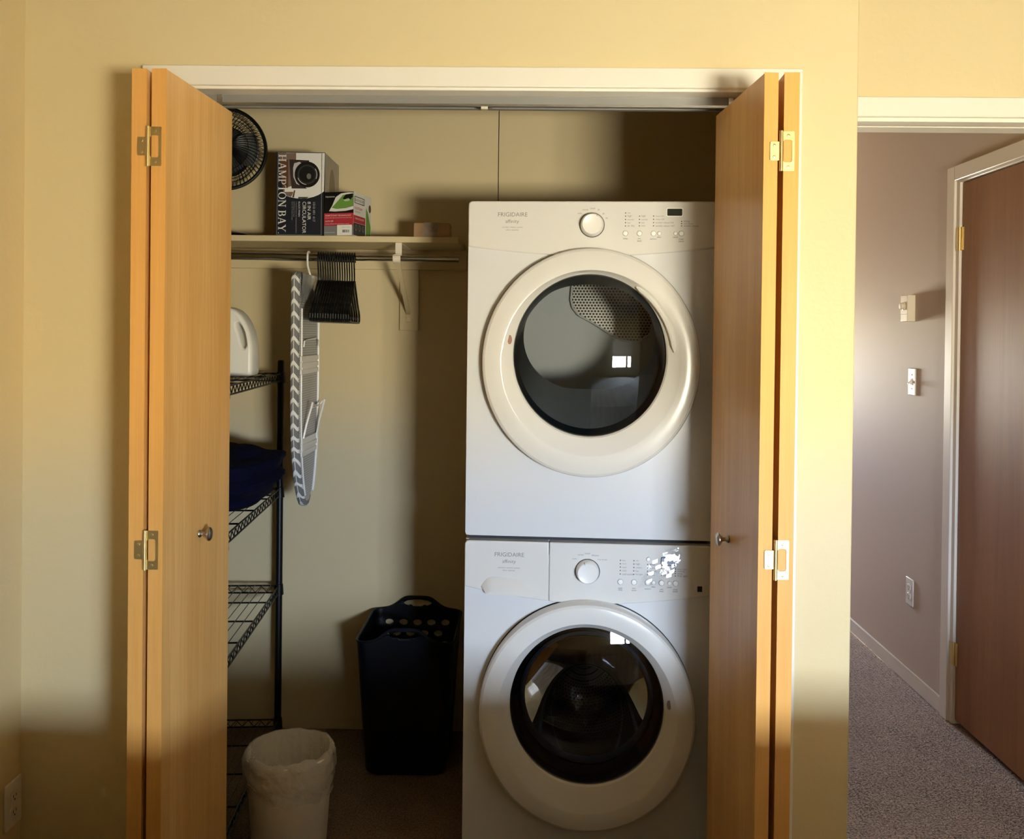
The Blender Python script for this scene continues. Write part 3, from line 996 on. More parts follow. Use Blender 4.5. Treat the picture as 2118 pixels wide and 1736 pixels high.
led_col(cpw, YP, 1340.9, rw[1:], ('delay', 'extra rinse', 'prewash', 'chime'), OXW, OZW)
led_col(cpw, YP, 1369.4, (1172.4, 1179.3, 1186.2), ('heavy', 'normal', 'light'), OXW, OZW)
led_col(cpw, YP, 1397.5, (1172.4, 1177, 1181.6, 1186.7), ('door lock', 'washing', 'rinse', 'final spin'), OXW, OZW)
for x, r in ((1285.3, 5.6), (1313.3, 5.6), (1341.4, 5.6), (1352.9, 4.2), (1369.4, 5.6), (1385.5, 4.0), (1398, 5.6)):
    push_button(cpw, -0.006, x, 1202, r, OXW, OZW)
push_button(cpw, -0.006, 1342.1, 1154, 4.4, OXW, OZW)
for cx, cy, s, w in ((1285.3, 1214.8, 'wash', 8), (1285.3, 1219, 'temp', 8.5), (1313.3, 1214.8, 'spin', 7), (1313.3, 1219, 'speed', 9.5), (1341.5, 1215.2, 'options', 13), (1353, 1210.2, 'select', 8), (1369.7, 1214.8, 'soil', 6), (1369.7, 1219, 'level', 8), (1385.5, 1210.2, 'cancel', 9), (1398, 1215.2, 'START', 9.5), (1398, 1219.6, 'pause', 9.5)):
    legend(cpw, YP, cx, cy, s, w, 3.3, OXW, OZW, MT['print_dark'])
dsp = MB().prism([((p[0] - OXW) * PX, (OZW - p[1]) * PX) for p in rrect(1368.8, 1398.2, 1149.8, 1164.6, 2.2, 4)], 'y', -0.0075, -0.004).build('display', MT['lcd_blue'], cpw)
MB().plate_hole([((p[0] - OXW) * PX, (OZW - p[1]) * PX) for p in rrect(1367.4, 1399.6, 1148.4, 1166, 3, 4)], [((p[0] - OXW) * PX, (OZW - p[1]) * PX) for p in rrect(1368.8, 1398.2, 1149.8, 1164.6, 2.2, 4)], 'y', -0.0078, -0.0045).build('display_frame', MT['print_dark'], dsp)
# protective film over part of the panel, facets angled to throw window glare
flm = [(1322, 1211), (1345, 1212), (1362, 1206), (1378, 1192), (1394, 1180), (1403, 1160), (1412, 1132), (1385, 1131), (1368, 1146), (1346, 1164), (1330, 1188)]
fm = MB()
fp = [((p[0] - OXW) * PX, (OZW - p[1]) * PX) for p in flm]
def in_poly(x, z, pl):
    c = False
    for i in range(len(pl)):
        (x0, z0), (x1, z1) = pl[i - 1], pl[i]
        if (z0 > z) != (z1 > z) and x < (x1 - x0) * (z - z0) / (z1 - z0) + x0:
            c = not c
    return c


cw, chh = 0.0125, 0.0075
for iz in range(16):
    for ix in range(12):
        xc = min(p[0] for p in fp) + cw * (ix + 0.5) + 0.004 * sin(iz * 1.7)
        zc = min(p[1] for p in fp) + chh * (iz + 0.5) + 0.0025 * sin(ix * 1.1 + 0.6 * iz)
        if not in_poly(xc, zc, fp):
            continue
        ta, tb = 0.176 + random.uniform(-0.035, 0.035), 0.084 + random.uniform(-0.05, 0.05)
        i0 = len(fm.v)
        for dx, dz in ((-.5, -.5), (.5, -.5), (.5, .5), (-.5, .5)):
            fm.v.append((xc + dx * cw * 1.05, -0.0088 + ta * dz * chh + tb * dx * cw, zc + dz * chh * 1.12 + 0.0022 * sin(dx * 3)))
        fm.f.append((i0, i0 + 1, i0 + 2, i0 + 3))
fm.build('protective_film', MT['film'], cpw, smooth=False)
MB().prism([((p[0] - OXW) * PX, (OZW - p[1]) * PX) for p in ((1442.6, 1206.6), (1452.3, 1206.6), (1452.3, 1218), (1442.6, 1218))], 'y', -0.0068, -0.004).build('badge', MT['black'], cpw)
# door
gz1 = (1811 - 1452) * PX
MB().ells([(0, wcz, 0.285, 0.300, 0.001), (0, wcz, 0.2975, 0.3135, -0.0006), (0, wcz, 0.2975, 0.3135, -0.0022), (0, wcz, 0.285, 0.300, -0.0022)], 96).build('shadow_gap', MT['black_matt'], was)  # shade round the washer door, modelled as a thin black ring
wr = door_ring('door', was, wcz, 0.2965, 0.3125, 0.243, 0.258, wcz + 0.002, 0.2105, 0.2165, gz1, 0.0, 0.060, MT['white_plastic'])
dome(0, gz1, 0.210, 0.216, -0.034, 0.030).build('door_glass', MT['glass_dark'], wr)
MB().ells([(0, gz1, 0.208, 0.214, -0.032), (0, gz1, 0.206, 0.210, 0.0), (0, gz1 + 0.004, 0.190, 0.190, 0.012), (0, gz1 + 0.004, 0.186, 0.186, 0.03)], 72).build('door_well', MT['black'], wr)
MB().ells([(0, gz1 + 0.004, 0.186, 0.186, 0.010), (0, gz1 + 0.004, 0.181, 0.181, 0.005), (0, gz1 + 0.004, 0.176, 0.176, 0.010), (0, gz1 + 0.004, 0.172, 0.172, 0.03), (0, gz1 + 0.004, 0.186, 0.186, 0.03)], 72).build('bowl_rim', MT['gasket'], wr)
bw = dome(0, gz1 + 0.004, 0.172, 0.172, 0.028, -0.11)
bw.build('glass_bowl', MT['glass_dark'], wr)
MB().ells([(0, wcz, 0.245, 0.255, 0.02), (0, wcz, 0.235, 0.24, 0.05), (0, wcz, 0.215, 0.22, 0.07), (0, wcz, 0.232, 0.235, 0.10)], 72).build('gasket', MT['gasket'], was)
dm = MB()
prof = [(0.232, 0.10), (0.268, 0.115), (0.268, 0.40), (0.25, 0.42), (0.001, 0.425)]
dm.loft([[(r * cos(2 * pi * k / 72), y, wcz + r * sin(2 * pi * k / 72)) for k in range(72)] for r, y in prof], False, True)
drm = dm.build('drum', MT['drum_steel'], was)
uvl = drm.data.uv_layers.new(name='UVMap')
for p in drm.data.polygons:
    aa = []
    for li in p.loop_indices:
        v = drm.data.vertices[drm.data.loops[li].vertex_index].co
        aa.append((li, (atan2(v.z - wcz, v.x)) % (2 * pi), v))
    mx = max(a for _, a, _ in aa)
    for li, a, v in aa:
        if mx > 6 and a < 1 and len(aa) == 4:
            a += 2 * pi
        rr = sqrt(v.x ** 2 + (v.z - wcz) ** 2)
        uvl.data[li].uv = (a * 0.268, v.y + (0.268 - rr)) if len(aa) == 4 else (v.x, v.z)
for k in range(3):
    a = radians(90 + 120 * k)
    c, s = cos(a), sin(a)
    pts = [(0.262, -0.035), (0.225, -0.012), (0.222, 0.012), (0.262, 0.035)]
    MB().prism([(c * p[0] - s * p[1], wcz + s * p[0] + c * p[1]) for p in pts], 'y', 0.14, 0.38).build('drum_vane', MT['steel'], drm, bevel=0.008)
MB().prism(ell((1384.5 - OXW) * PX, (OZW - 1440) * PX, 4.3 * PX, 9.5 * PX, 20), 'y', -0.0515, -0.044).build('sticker', ink('sticker_grey', (0.22, 0.16, 0.14)), wr)
for m_ in (was,):
    for x in (-0.28, 0.28):
        for y in (0.08, 0.62):
            MB().lathe([(0.02, 0), (0.02, 0.0045)], 16, 'z', (x, y, 0)).build('foot', MT['black_matt'], m_)

# ================================================================== closet shelf, rod, bracket
SHZ = 1.8065
shf = thing('closet_shelf', 'tan painted closet shelf above the hanging rod', 'shelf', (-0.80, CB, SHZ))
B(-0.545, 0.560, -0.30, -0.0005, 0, 0.0205).build('board', MT['paint_in'], shf, bevel=0.002)
B(-0.545, 0.571, -0.018, -0.0005, -0.073, -0.0002).build('cleat', MT['paint_in'], shf, bevel=0.0015)
rod = thing('closet_rod', 'chrome telescoping closet rod under the tan shelf', 'rod', (-0.80, 0.76, 1.750))
MB().tube([(-0.55, 0, 0.006), (0.14, 0, 0.001)], 0.0135, 20).build('outer_tube', MT['chrome'], rod)
MB().tube([(0.139, 0, 0.001), (0.564, 0, -0.002)], 0.0105, 20).build('inner_tube', MT['chrome'], rod)
bk = thing('shelf_bracket', 'tan painted bracket holding shelf and rod on a wall board', 'bracket', (-0.445, CB, SHZ))
B(-0.034, 0.036, -0.016, -0.0005, -0.300, -0.0735).build('mount_board', MT['paint_in'], bk, bevel=0.0015)
B(-0.012, 0.010, -0.285, -0.0185, -0.004, -0.0003).build('arm', MT['ivory'], bk)
B(-0.012, 0.010, -0.2875, -0.283, -0.050, -0.0003).build('drop_strap', MT['ivory'], bk)
cup = []
for k in range(13):
    a = radians(140 + 300 * k / 12)
    cup.append((-0.321 + 0.0155 * cos(a), -0.0575 + 0.0155 * sin(a)))
cup2 = [(-0.321 + 0.0125 * cos(radians(140 + 300 * k / 12)), -0.0575 + 0.0125 * sin(radians(140 + 300 * k / 12))) for k in range(13)][::-1]
MB().prism(cup + cup2, 'x', -0.014, 0.012).build('rod_cup', MT['ivory'], bk)
MB().prism([(-0.305, -0.066), (-0.298, -0.066), (-0.016, -0.235), (-0.016, -0.243)], 'x', -0.0085, 0.0065).build('brace', MT['paint_in'], bk)
B(-0.011, 0.009, -0.0195, -0.0162, -0.268, -0.222).build('foot_plate', MT['paint_in'], bk, bevel=0.001)
MB().lathe([(0.004, 0), (0.003, -0.002), (0.0005, -0.0025)], 10, 'y', (-0.001, -0.0195, -0.255)).build('screw', MT['ivory'], bk)

# ================================================================== hangers
hang_n = 16
hk = MB()
pts = [(0, 0.021 * cos(radians(a)), 0.0 + 0.021 * sin(radians(a))) for a in range(-25, 181, 15)]
pts = [(p[0], p[1], p[2] - 0.004) for p in pts]
pts += [(0, -0.019, -0.022), (0, -0.010, -0.040), (0, -0.002, -0.056), (0, 0, -0.085)]
hk.tube(pts, 0.0026, 8)
bd = MB()
out = []
L_ = 0.208
for y, z in ((0, -0.080), (0.02, -0.088), (0.06, -0.112), (0.12, -0.148), (0.165, -0.170), (0.178, -0.173), (L_ - 0.012, -0.186), (L_, -0.196), (L_, -0.208), (L_ - 0.010, -0.217), (0.12, -0.2185), (0, -0.219)):
    out.append((0, y, z))
out = out + [(0, -p[1], p[2]) for p in out[-2:0:-1]]
bd.tube(out, 0.0037, 8, True)
bd.tube([(0, 0, -0.078), (0, 0, -0.098)], 0.0046, 8)
bd.prism([(0.163, -0.172), (0.172, -0.160), (0.178, -0.172)], 'x', -0.002, 0.002)
bd.prism([(-0.163, -0.172), (-0.178, -0.172), (-0.172, -0.160)], 'x', -0.002, 0.002)
hk_me = hk.mesh('hook', MT['black_wire'])
bd_me = bd.mesh('hanger_body', MT['black'])
ordn = ['first', 'second', 'third', 'fourth', 'fifth', 'sixth', 'seventh', 'eighth', 'ninth', 'tenth', 'eleventh', 'twelfth', 'thirteenth', 'fourteenth', 'fifteenth']
for k in range(hang_n):
    x = -0.713 + 0.1225 * k / (hang_n - 1)
    lab = 'black plastic clothes hanger, last of the row, nearest the bracket' if k == hang_n - 1 else 'black plastic clothes hanger, %s in the row from the ironing board' % ordn[k]
    h = thing('clothes_hanger', lab, 'hanger', (x, 0.76, 1.752 - 0.0002 * k), radians(6 + random.uniform(-0.1, 0.1)), 'black hangers on the closet rod')
    o = bpy.data.objects.new('hook', hk_me); COL.objects.link(o); o.parent = h
    o = bpy.data.objects.new('hanger_body', bd_me); COL.objects.link(o); o.parent = h

# ================================================================== ironing board
IB = thing('ironing_board', 'tabletop ironing board with grey chevron cover hanging from the rod', 'ironing board', (-0.751, 0.74, 1.693), radians(0))


def ib_half(z):
    L = 0.785
    t = -z / L
    if t < 0.03:
        return 0.148 - 0.03 * (1 - t / 0.03) ** 2
    if t < 0.5:
        return 0.148
    u = min(1.0, (t - 0.5) / 0.5)
    return max(0.002, 0.148 * (1 - u ** 2.3) ** 0.62)


zs = [-0.785 * (1 - cos(pi * k / 44)) / 2 for k in range(45)]
sh = 0.012
outl = [(-ib_half(z), z) for z in zs] + [(ib_half(z), z) for z in zs[::-1]]


def shrink(pl, d):
    res = []
    for (y, z) in pl:
        s = 1 if y > 0 else -1
        y2 = s * max(0.0005, abs(y) - d)
        res.append((y2, max(-0.785 + d, min(-d, z))))
    return res


cv = MB()
T2 = 0.014
cv.loft([[(a, p[0], p[1]) for p in shrink(outl, d)] for a, d in ((-T2, 0.012), (-T2 + 0.002, 0.005), (-T2 + 0.006, 0.001), (0, 0), (T2 - 0.005, 0.001), (T2 - 0.001, 0.006), (T2, 0.012), (T2 - 0.0015, 0.020))], True, True)
cov = cv.build('cover', MT['chevron'], IB)
pn = MB().prism(shrink(outl, 0.0195), 'x', T2 - 0.003, T2 - 0.0008).build('mesh_panel', MT['mesh'], IB, smooth=False)
# gathered lining at the square end
ln = MB()
rings = []
for k in range(8):
    z = -0.004 - 0.085 * k / 7
    rings.append([(T2 + 0.0005 + 0.005 * (1 + noise.noise((q * 0.9, k * 0.8, 3))) * (1 - k / 7.5), -0.125 + 0.25 * q / 17, z - (0.012 * sin(q * 1.3) if k == 7 else 0)) for q in range(18)])
ln.loft(rings, False, False, False)
ln.build('cover_lining', MT['silver_film'], IB)
# frame rails, cross channels, folded wire legs
rl = [(T2 + 0.004, 0.112 * ib_half(z) / 0.148, z) for z in [-0.12 - 0.62 * k / 24 for k in range(25)]]
MB().tube(rl, 0.0048, 8).build('frame_rail', MT['white_metal'], IB)
rl2 = [(T2 + 0.002, -0.112 * ib_half(z) / 0.148, z) for z in [-0.12 - 0.62 * k / 24 for k in range(25)]]
MB().tube(rl2, 0.0030, 8).build('frame_rail', MT['white_metal'], IB)
for z in (-0.305, -0.575):
    hw2 = ib_half(z) - 0.022
    cc = MB()
    for dz in (-0.022, 0.0, 0.022):
        cc.box(T2, T2 + 0.006, -hw2, hw2, z + dz - 0.008, z + dz + 0.008)
    cc.box(T2, T2 + 0.003, -hw2, hw2, z - 0.03, z + 0.03)
    cc.build('cross_channel', MT['white_metal'], IB, bevel=0.0015)
MB().tube([(T2 + 0.006, -0.10, -0.245), (T2 + 0.008, -0.10, -0.226), (T2 + 0.008, -0.07, -0.222), (T2 + 0.008, 0.07, -0.216), (T2 + 0.008, 0.095, -0.226), (T2 + 0.006, 0.10, -0.245)], 0.0026, 8).build('wire_stay', MT['white_metal'], IB)
MB().tube([(T2 + 0.006, -0.095, -0.545), (T2 + 0.014, -0.088, -0.50), (T2 + 0.030, -0.075, -0.432), (T2 + 0.030, -0.074, -0.428)], 0.0038, 8).build('folding_leg', MT['white_metal'], IB)
MB().tube([(T2 + 0.006, 0.085, -0.560), (T2 + 0.018, 0.075, -0.50), (T2 + 0.040, 0.060, -0.425)], 0.0038, 8).build('folding_leg', MT['white_metal'], IB)
MB().tube([(T2 + 0.034, 0.058, -0.432), (T2 + 0.024, 0.055, -0.446), (T2 + 0.022, -0.040, -0.448), (T2 + 0.026, -0.056, -0.438), (T2 + 0.030, -0.074, -0.430)], 0.0026, 8).build('leg_crossbar', MT['white_metal'], IB)
# white hook
hz = 1.7515 - 1.693
hp = [(0.004, 0.0185 * cos(radians(a)) + 0.02, hz + 0.0185 * sin(radians(a))) for a in range(10, 201, 15)]
hp += [(0.004, 0.004, hz - 0.028), (0.006, 0.014, hz - 0.045), (0.010, 0.018, hz - 0.06), (0.012, 0.018, -0.008), (0.012, 0.018, -0.02)]
MB().tube(hp, 0.0033, 8).build('hook', MT['white_metal'], IB)
B(0.006, 0.020, 0.005, 0.031, -0.014, -0.004).build('hook_block', MT['white_metal'], IB, bevel=0.001)

# ================================================================== wire rack
RK = thing('wire_rack', 'black wire shelving rack behind the folded closet door', 'rack', (-0.901, 0.985, 0), radians(4.5))
RW, RD = 0.34, 0.80
for (x, y) in ((0, 0), (0, -RD), (-RW, 0), (-RW, -RD)):
    p = MB().lathe([(0.0125, 0.0), (0.0125, 1.385), (0.010, 1.392), (0.0005, 1.393)], 16, 'z', (x, y, 0)).build('post', MT['black'], RK)
    for z in (0.075, 0.568, 0.925, 1.345):
        MB().lathe([(0.0125, z - 0.036), (0.0175, z - 0.034), (0.0150, z + 0.004), (0.0125, z + 0.005)], 16, 'z', (x, y, 0), False, False).build('collar', MT['black'], p)
wire_me = MB().tube([(0, 0.0, 0), (0, -RD, 0)], 0.0013, 6).mesh('wire', MT['black_wire'])
bar_me = MB().tube([(0, 0, 0), (-RW, 0, 0)], 0.0028, 6).mesh('cross_bar', MT['black_wire'])
for z in (0.073, 0.566, 0.923, 1.343):
    s = MB()
    for (a, b) in (((0, 0), (0, -RD)), ((-RW, 0), (-RW, -RD)), ((0, 0), (-RW, 0)), ((0, -RD), (-RW, -RD))):
        A0, A1 = Vector((*a, 0)), Vector((*b, 0))
        s.tube([A0, A1], 0.0030, 6)
        s.tube([A0 - Vector((0, 0, 0.026)), A1 - Vector((0, 0, 0.026))], 0.0030, 6)
        n = int((A1 - A0).length / 0.021)
        s.tube([A0.lerp(A1, k / n) - Vector((0, 0, 0.0015 if k % 2 else 0.0245)) for k in range(n + 1)], 0.0018, 5)
    so = s.build('shelf', MT['black_wire'], RK, loc=(0, 0, z))
    for k in range(1, 12):
        o = bpy.data.objects.new('wire', wire_me); COL.objects.link(o); o.parent = so; o.location = (-RW * k / 12, 0, 0.003)
    for k in range(1, 4):
        o = bpy.data.objects.new('cross_bar', bar_me); COL.objects.link(o); o.parent = so; o.location = (0, -RD * k / 4 - 0.003, -0.0015)

# --- detergent jug on the top rack shelf
JG = thing('detergent_jug', 'white plastic detergent jug on the top rack shelf', 'jug', (-0.985, 0.71, 1.3475))
jo = [(-0.082, 0.0), (-0.075, -0.0), (0.060, 0.0), (0.072, 0.004), (0.0755, 0.012), (0.0765, 0.05), (0.0765, 0.085), (0.073, 0.115), (0.066, 0.148), (0.054, 0.178), (0.038, 0.203), (0.020, 0.219), (-0.002, 0.228), (-0.022, 0.229), (-0.030, 0.235), (-0.066, 0.235), (-0.070, 0.222), (-0.082, 0.195)]
jh = [(0.030, 0.178), (0.040, 0.166), (0.049, 0.147), (0.055, 0.122), (0.056, 0.103), (0.050, 0.093), (0.043, 0.095), (0.038, 0.112), (0.031, 0.140), (0.022, 0.164), (0.022, 0.175)]


def inset(pl, d):
    """outline moved inwards by d (outwards for d < 0); pl runs counter-clockwise"""
    res, n_ = [], len(pl)
    for i in range(n_):
        p0, p1, p2 = Vector(pl[i - 1]), Vector(pl[i]), Vector(pl[(i + 1) % n_])
        n1 = Vector((-(p1 - p0).y, (p1 - p0).x)).normalized()
        n2 = Vector((-(p2 - p1).y, (p2 - p1).x)).normalized()
        b_ = (n1 + n2)
        b_ = b_ / max(0.35, b_.length_squared / 2)
        res.append((p1.x + b_.x * d, p1.y + b_.y * d))
    return res


jo = jo[1:]
jh = jh[::-1]
lay = ((-0.045, 0.012), (-0.0425, 0.0055), (-0.037, 0.0015), (-0.030, 0.0), (0.030, 0.0), (0.037, 0.0015), (0.0425, 0.0055), (0.045, 0.012))
jb = MB()
jb.loft([[(p[0], y_, p[1]) for p in inset(jo, d_)] for y_, d_ in lay], False, False)
jb.loft([[(p[0], y_, p[1]) for p in inset(jh, -d_ * 0.6)] for y_, d_ in lay], False, False)
for y_, d_ in (lay[0], lay[-1]):
    o_, h_ = inset(jo, d_), inset(jh, -d_ * 0.6)
    al = o_ + h_
    i0 = len(jb.v)
    jb.v += [(p[0], y_, p[1]) for p in al]
    for t in tessellate_polygon([[Vector((p[0], p[1], 0)) for p in o_], [Vector((p[0], p[1], 0)) for p in h_]]):
        jb.f.append(tuple(i0 + i for i in t))
j = jb.build('jug_body', MT['jug'], JG, ang=60)
MB().lathe([(0.020, 0.235), (0.021, 0.237), (0.020, 0.262), (0.016, 0.264), (0.0005, 0.264)], 24, 'z', (-0.048, 0, 0)).build('cap', MT['jug'], JG)

# --- navy blanket bundle on the second rack shelf
BLK = thing('bundled_blanket', 'navy fleece blanket bundled on the second rack shelf', 'blanket', (-1.008, 0.66, 0.929))
bb = MB()
n, m = 56, 28
rings = []
for i in range(1, m):
    th = pi * i / m
    ring = []
    for k in range(n):
        ph = 2 * pi * k / n
        sxp = lambda v, e: (1 if v >= 0 else -1) * abs(v) ** e
        x = 0.185 * sxp(sin(th), 0.7) * sxp(cos(ph), 0.75)
        y = 0.27 * sxp(sin(th), 0.7) * sxp(sin(ph), 0.75)
        z = 0.095 * (sxp(-cos(th), 0.75)) + 0.095
        d = noise.noise((x * 7 + 3, y * 7, z * 9)) * 0.022 + 0.010 * sin(z * 95 + 3 * noise.noise((x * 5, y * 5, 0)))
        f = 1 + d / 0.15
        zz = 0.001 + max(0.0, z * (1 + d / 0.25) + 0.015 * noise.noise((x * 6, y * 6, 7)) - 0.002)
        ring.append((x * f, y * f, zz))
    rings.append(ring)
bb.loft(rings)
bb.build('blanket_folds', MT['navy_cloth'], BLK)

# ================================================================== table fan on the shelf
FN = thing('table_fan', 'black round table fan standing on the tan shelf', 'fan', (-1.092, 0.92, SHZ + 0.0208), radians(14))
MB().lathe([(0.090, 0.0), (0.092, 0.006), (0.085, 0.016), (0.050, 0.024), (0.020, 0.030), (0.016, 0.05), (0.014, 0.19)], 36, 'z').build('base', MT['black'], FN)
fzc, fr_ = 0.318, 0.147
MB().lathe([(0.0005, 0.11), (0.045, 0.105), (0.085, 0.075), (0.092, 0.03), (0.085, 0.020)], 28, 'y', (0, 0, fzc), True, True).build('motor_housing', MT['black_matt'], FN)
B(-0.014, 0.014, 0.03, 0.06, 0.17, fzc - 0.03).build('neck', MT['black'], FN, bevel=0.004)


def cage(name, sgn, hub):
    g = MB()
    for k in range(60):
        a = 2 * pi * k / 60
        tw = 0.25
        pts = []
        for q in range(7):
            u = q / 6
            r = hub + (fr_ - 0.006 - hub) * u
            aa = a + tw * (1 - u)
            y = sgn * (0.048 * (1 - u ** 3) + 0.004) - 0.03
            pts.append((r * cos(aa), y, fzc + r * sin(aa)))
        g.tube(pts, 0.0011, 4)
    for r in (0.085, 0.115):
        u = (r - hub) / (fr_ - 0.006 - hub)
        y = sgn * (0.048 * (1 - u ** 3) + 0.004) - 0.03
        g.tube([(r * cos(2 * pi * k / 48), y, fzc + r * sin(2 * pi * k / 48)) for k in range(48)], 0.0015, 5, True)
    return g.build(name, MT['black_wire'], FN)


cage('front_grille', -1, 0.03)
cage('rear_grille', 1, 0.05)
MB().tube([((fr_ - 0.004) * cos(2 * pi * k / 64), -0.03, fzc + (fr_ - 0.004) * sin(2 * pi * k / 64)) for k in range(64)], 0.0065, 8, True).build('grille_rim', MT['black'], FN)
MB().lathe([(0.034, -0.080), (0.030, -0.086), (0.0005, -0.088)], 24, 'y', (0, 0, fzc)).build('hub_cap', MT['black'], FN)
for k in range(3):
    a0 = 2 * pi * k / 3
    b = MB()
    rings = []
    for q in range(8):
        u = q / 7
        r = 0.025 + 0.095 * u
        wd = 0.5 + 0.35 * sin(pi * u)
        row = []
        for s in range(6):
            a = a0 + (s / 5 - 0.5) * wd * 1.7
            row.append((r * cos(a), -0.03 - 0.022 * (s / 5 - 0.5), fzc + r * sin(a)))
        rings.append(row)
    b.loft(rings, False, False, False)
    b.build('blade', MT['black'], FN)
MB().lathe([(0.025, -0.062), (0.025, 0.01)], 20, 'y', (0, 0, fzc)).build('blade_hub', MT['black'], FN)

# ================================================================== cartons on the shelf
SHT = SHZ + 0.0206


def serif(s, mat, parent, loc, rot, w, h):
    """serif capitals, built stroke by stroke; unit height 1"""
    m = MB()
    x = 0.0

    def bar(x0, z0, x1, z1, t):
        d = Vector((x1 - x0, z1 - z0)); d.normalize()
        nx, nz = -d.y * t / 2, d.x * t / 2
        m.prism([(x0 + nx, z0 + nz), (x0 - nx, z0 - nz), (x1 - nx, z1 - nz), (x1 + nx, z1 + nz)], 'z', 0, 0.02)

    def ser(xc, z, wd):
        m.prism([(xc - wd / 2, z - 0.03), (xc + wd / 2, z - 0.03), (xc + wd / 2, z + 0.03), (xc - wd / 2, z + 0.03)], 'z', 0, 0.02)

    def bowl(xc, zc, rx, rz, t0, t1, a0, a1, n=18):
        o = [(xc + rx * cos(a0 + (a1 - a0) * k / n), zc + rz * sin(a0 + (a1 - a0) * k / n)) for k in range(n + 1)]
        i = [(xc + (rx - t0) * cos(a0 + (a1 - a0) * k / n), zc + (rz - t1) * sin(a0 + (a1 - a0) * k / n)) for k in range(n + 1)]
        for k in range(n):
            m.prism([o[k], o[k + 1], i[k + 1], i[k]], 'z', 0, 0.02)
    T, H = 0.14, 0.06
    for ch in s:
        if ch == 'H':
            bar(x + .16, 0, x + .16, 1, T); bar(x + .64, 0, x + .64, 1, T); bar(x + .16, .5, x + .64, .5, H)
            for q in (.16, .64):
                ser(x + q, .03, .32); ser(x + q, .97, .32)
            x += .88
        elif ch == 'A':
            bar(x + .12, 0, x + .40, 1, H + .01); bar(x + .42, 1, x + .70, 0, T); bar(x + .22, .33, x + .60, .33, H)
            ser(x + .12, .03, .26); ser(x + .70, .03, .30); x += .88
        elif ch == 'M':
            bar(x + .14, 0, x + .14, 1, H + .01); bar(x + .16, 1, x + .47, .05, T); bar(x + .47, .05, x + .80, 1, H); bar(x + .80, 0, x + .80, 1, T)
            ser(x + .14, .03, .28); ser(x + .80, .03, .32); ser(x + .12, .97, .22); ser(x + .84, .97, .24); x += 1.02
        elif ch == 'P':
            bar(x + .16, 0, x + .16, 1, T); ser(x + .16, .03, .34); ser(x + .12, .97, .22)
            bar(x + .16, .97, x + .36, .97, H); bar(x + .16, .45, x + .36, .45, H); bowl(x + .36, .71, .28, .29, T, H, -pi / 2, pi / 2); x += .74
        elif ch == 'T':
            bar(x + .36, 0, x + .36, 1, T); ser(x + .36, .03, .34); bar(x + .04, .97, x + .68, .97, H)
            bar(x + .05, .80, x + .05, 1, .05); bar(x + .67, .80, x + .67, 1, .05); x += .74
        elif ch == 'O':
            bowl(x + .42, .5, .40, .52, T, H, 0, 2 * pi, 32); x += .90
        elif ch == 'N':
            bar(x + .14, 0, x + .14, 1, H + .01); bar(x + .14, 1, x + .68, .04, T); bar(x + .68, 0, x + .68, 1, H + .01)
            ser(x + .14, .03, .28); ser(x + .10, .97, .2); ser(x + .68, .97, .28); x += .90
        elif ch == 'B':
            bar(x + .16, 0, x + .16, 1, T); ser(x + .12, .03, .22); ser(x + .12, .97, .22)
            for zz in (.03, .52, .97):
                bar(x + .16, zz, x + .38, zz, H)
            bowl(x + .36, .745, .25, .255, T, H, -pi / 2, pi / 2); bowl(x + .38, .27, .28, .27, T, H, -pi / 2, pi / 2); x += .76
        elif ch == 'Y':
            bar(x + .10, 1, x + .40, .45, T); bar(x + .70, 1, x + .40, .45, H); bar(x + .40, 0, x + .40, .48, T)
            ser(x + .40, .03, .34); ser(x + .10, .97, .28); ser(x + .70, .97, .24); x += .84
        elif ch == '.':
            m.prism([(x + .04, 0), (x + .14, 0), (x + .14, .1), (x + .04, .1)], 'z', 0, 0.02); x += .16
        else:
            x += .30
    x -= 0.05
    m.v = [((p[0] - x / 2) * w / x, (p[1] - 0.5) * h, p[2] * 0.01) for p in m.v]
    return m.build('brand_lettering', mat, parent, loc=loc, rot=rot, smooth=False)


# fan carton: front face local x 0..W, z 0..H, y 0 front
FW, FH, FD = 0.168, 0.286, 0.245
FB = thing('fan_carton', 'tall navy printed fan carton with a black fan picture on the shelf', 'box', (-0.869, 0.786, SHT), radians(1.0))
B(0, FW, 0.0005, FD, 0, FH).build('carton', MT['carton_side'], FB, bevel=0.001)
navy = ink('carton_navy', (0.008, 0.011, 0.02), 0.35)
wht = ink('carton_white', (0.80, 0.78, 0.75), 0.4)
flat([(0, 0), (FW, 0), (FW, FH), (0, FH)], 0.0004, navy, 'front_print', FB)
u = lambda px: (px - 160) / 830.0 * FW
v = lambda py: (1600 - py) / 1420.0 * FH
K = lambda L: [(u(a), v(b)) for a, b in L]
flat(K([(330, 190), (985, 190), (975, 840), (940, 870), (880, 905), (800, 938), (700, 962), (600, 972), (500, 965), (400, 945), (330, 920)]), 0, wht, 'photo_print', FB)
flat(K([(205, 200), (500, 195), (500, 300), (450, 880), (420, 945), (340, 920), (290, 880), (270, 700)]), -0.0002, ink('carton_taupe', (0.20, 0.13, 0.10), 0.4), 'photo_wall', FB)
flat(K([(215, 330), (370, 310), (370, 800), (330, 790), (290, 830)]), -0.0004, ink('carton_brown', (0.11, 0.045, 0.02), 0.4), 'photo_shelf', FB)
flat(K([(310, 800), (420, 760), (700, 800), (650, 850), (310, 860)]), -0.0004, wht, 'photo_table', FB)
flat(K([(385, 305), (720, 320), (720, 345), (640, 370), (640, 760), (690, 798), (430, 800), (400, 560)]), -0.0006, ink('fan_dark', (0.035, 0.022, 0.020), 0.4), 'fan_picture', FB)
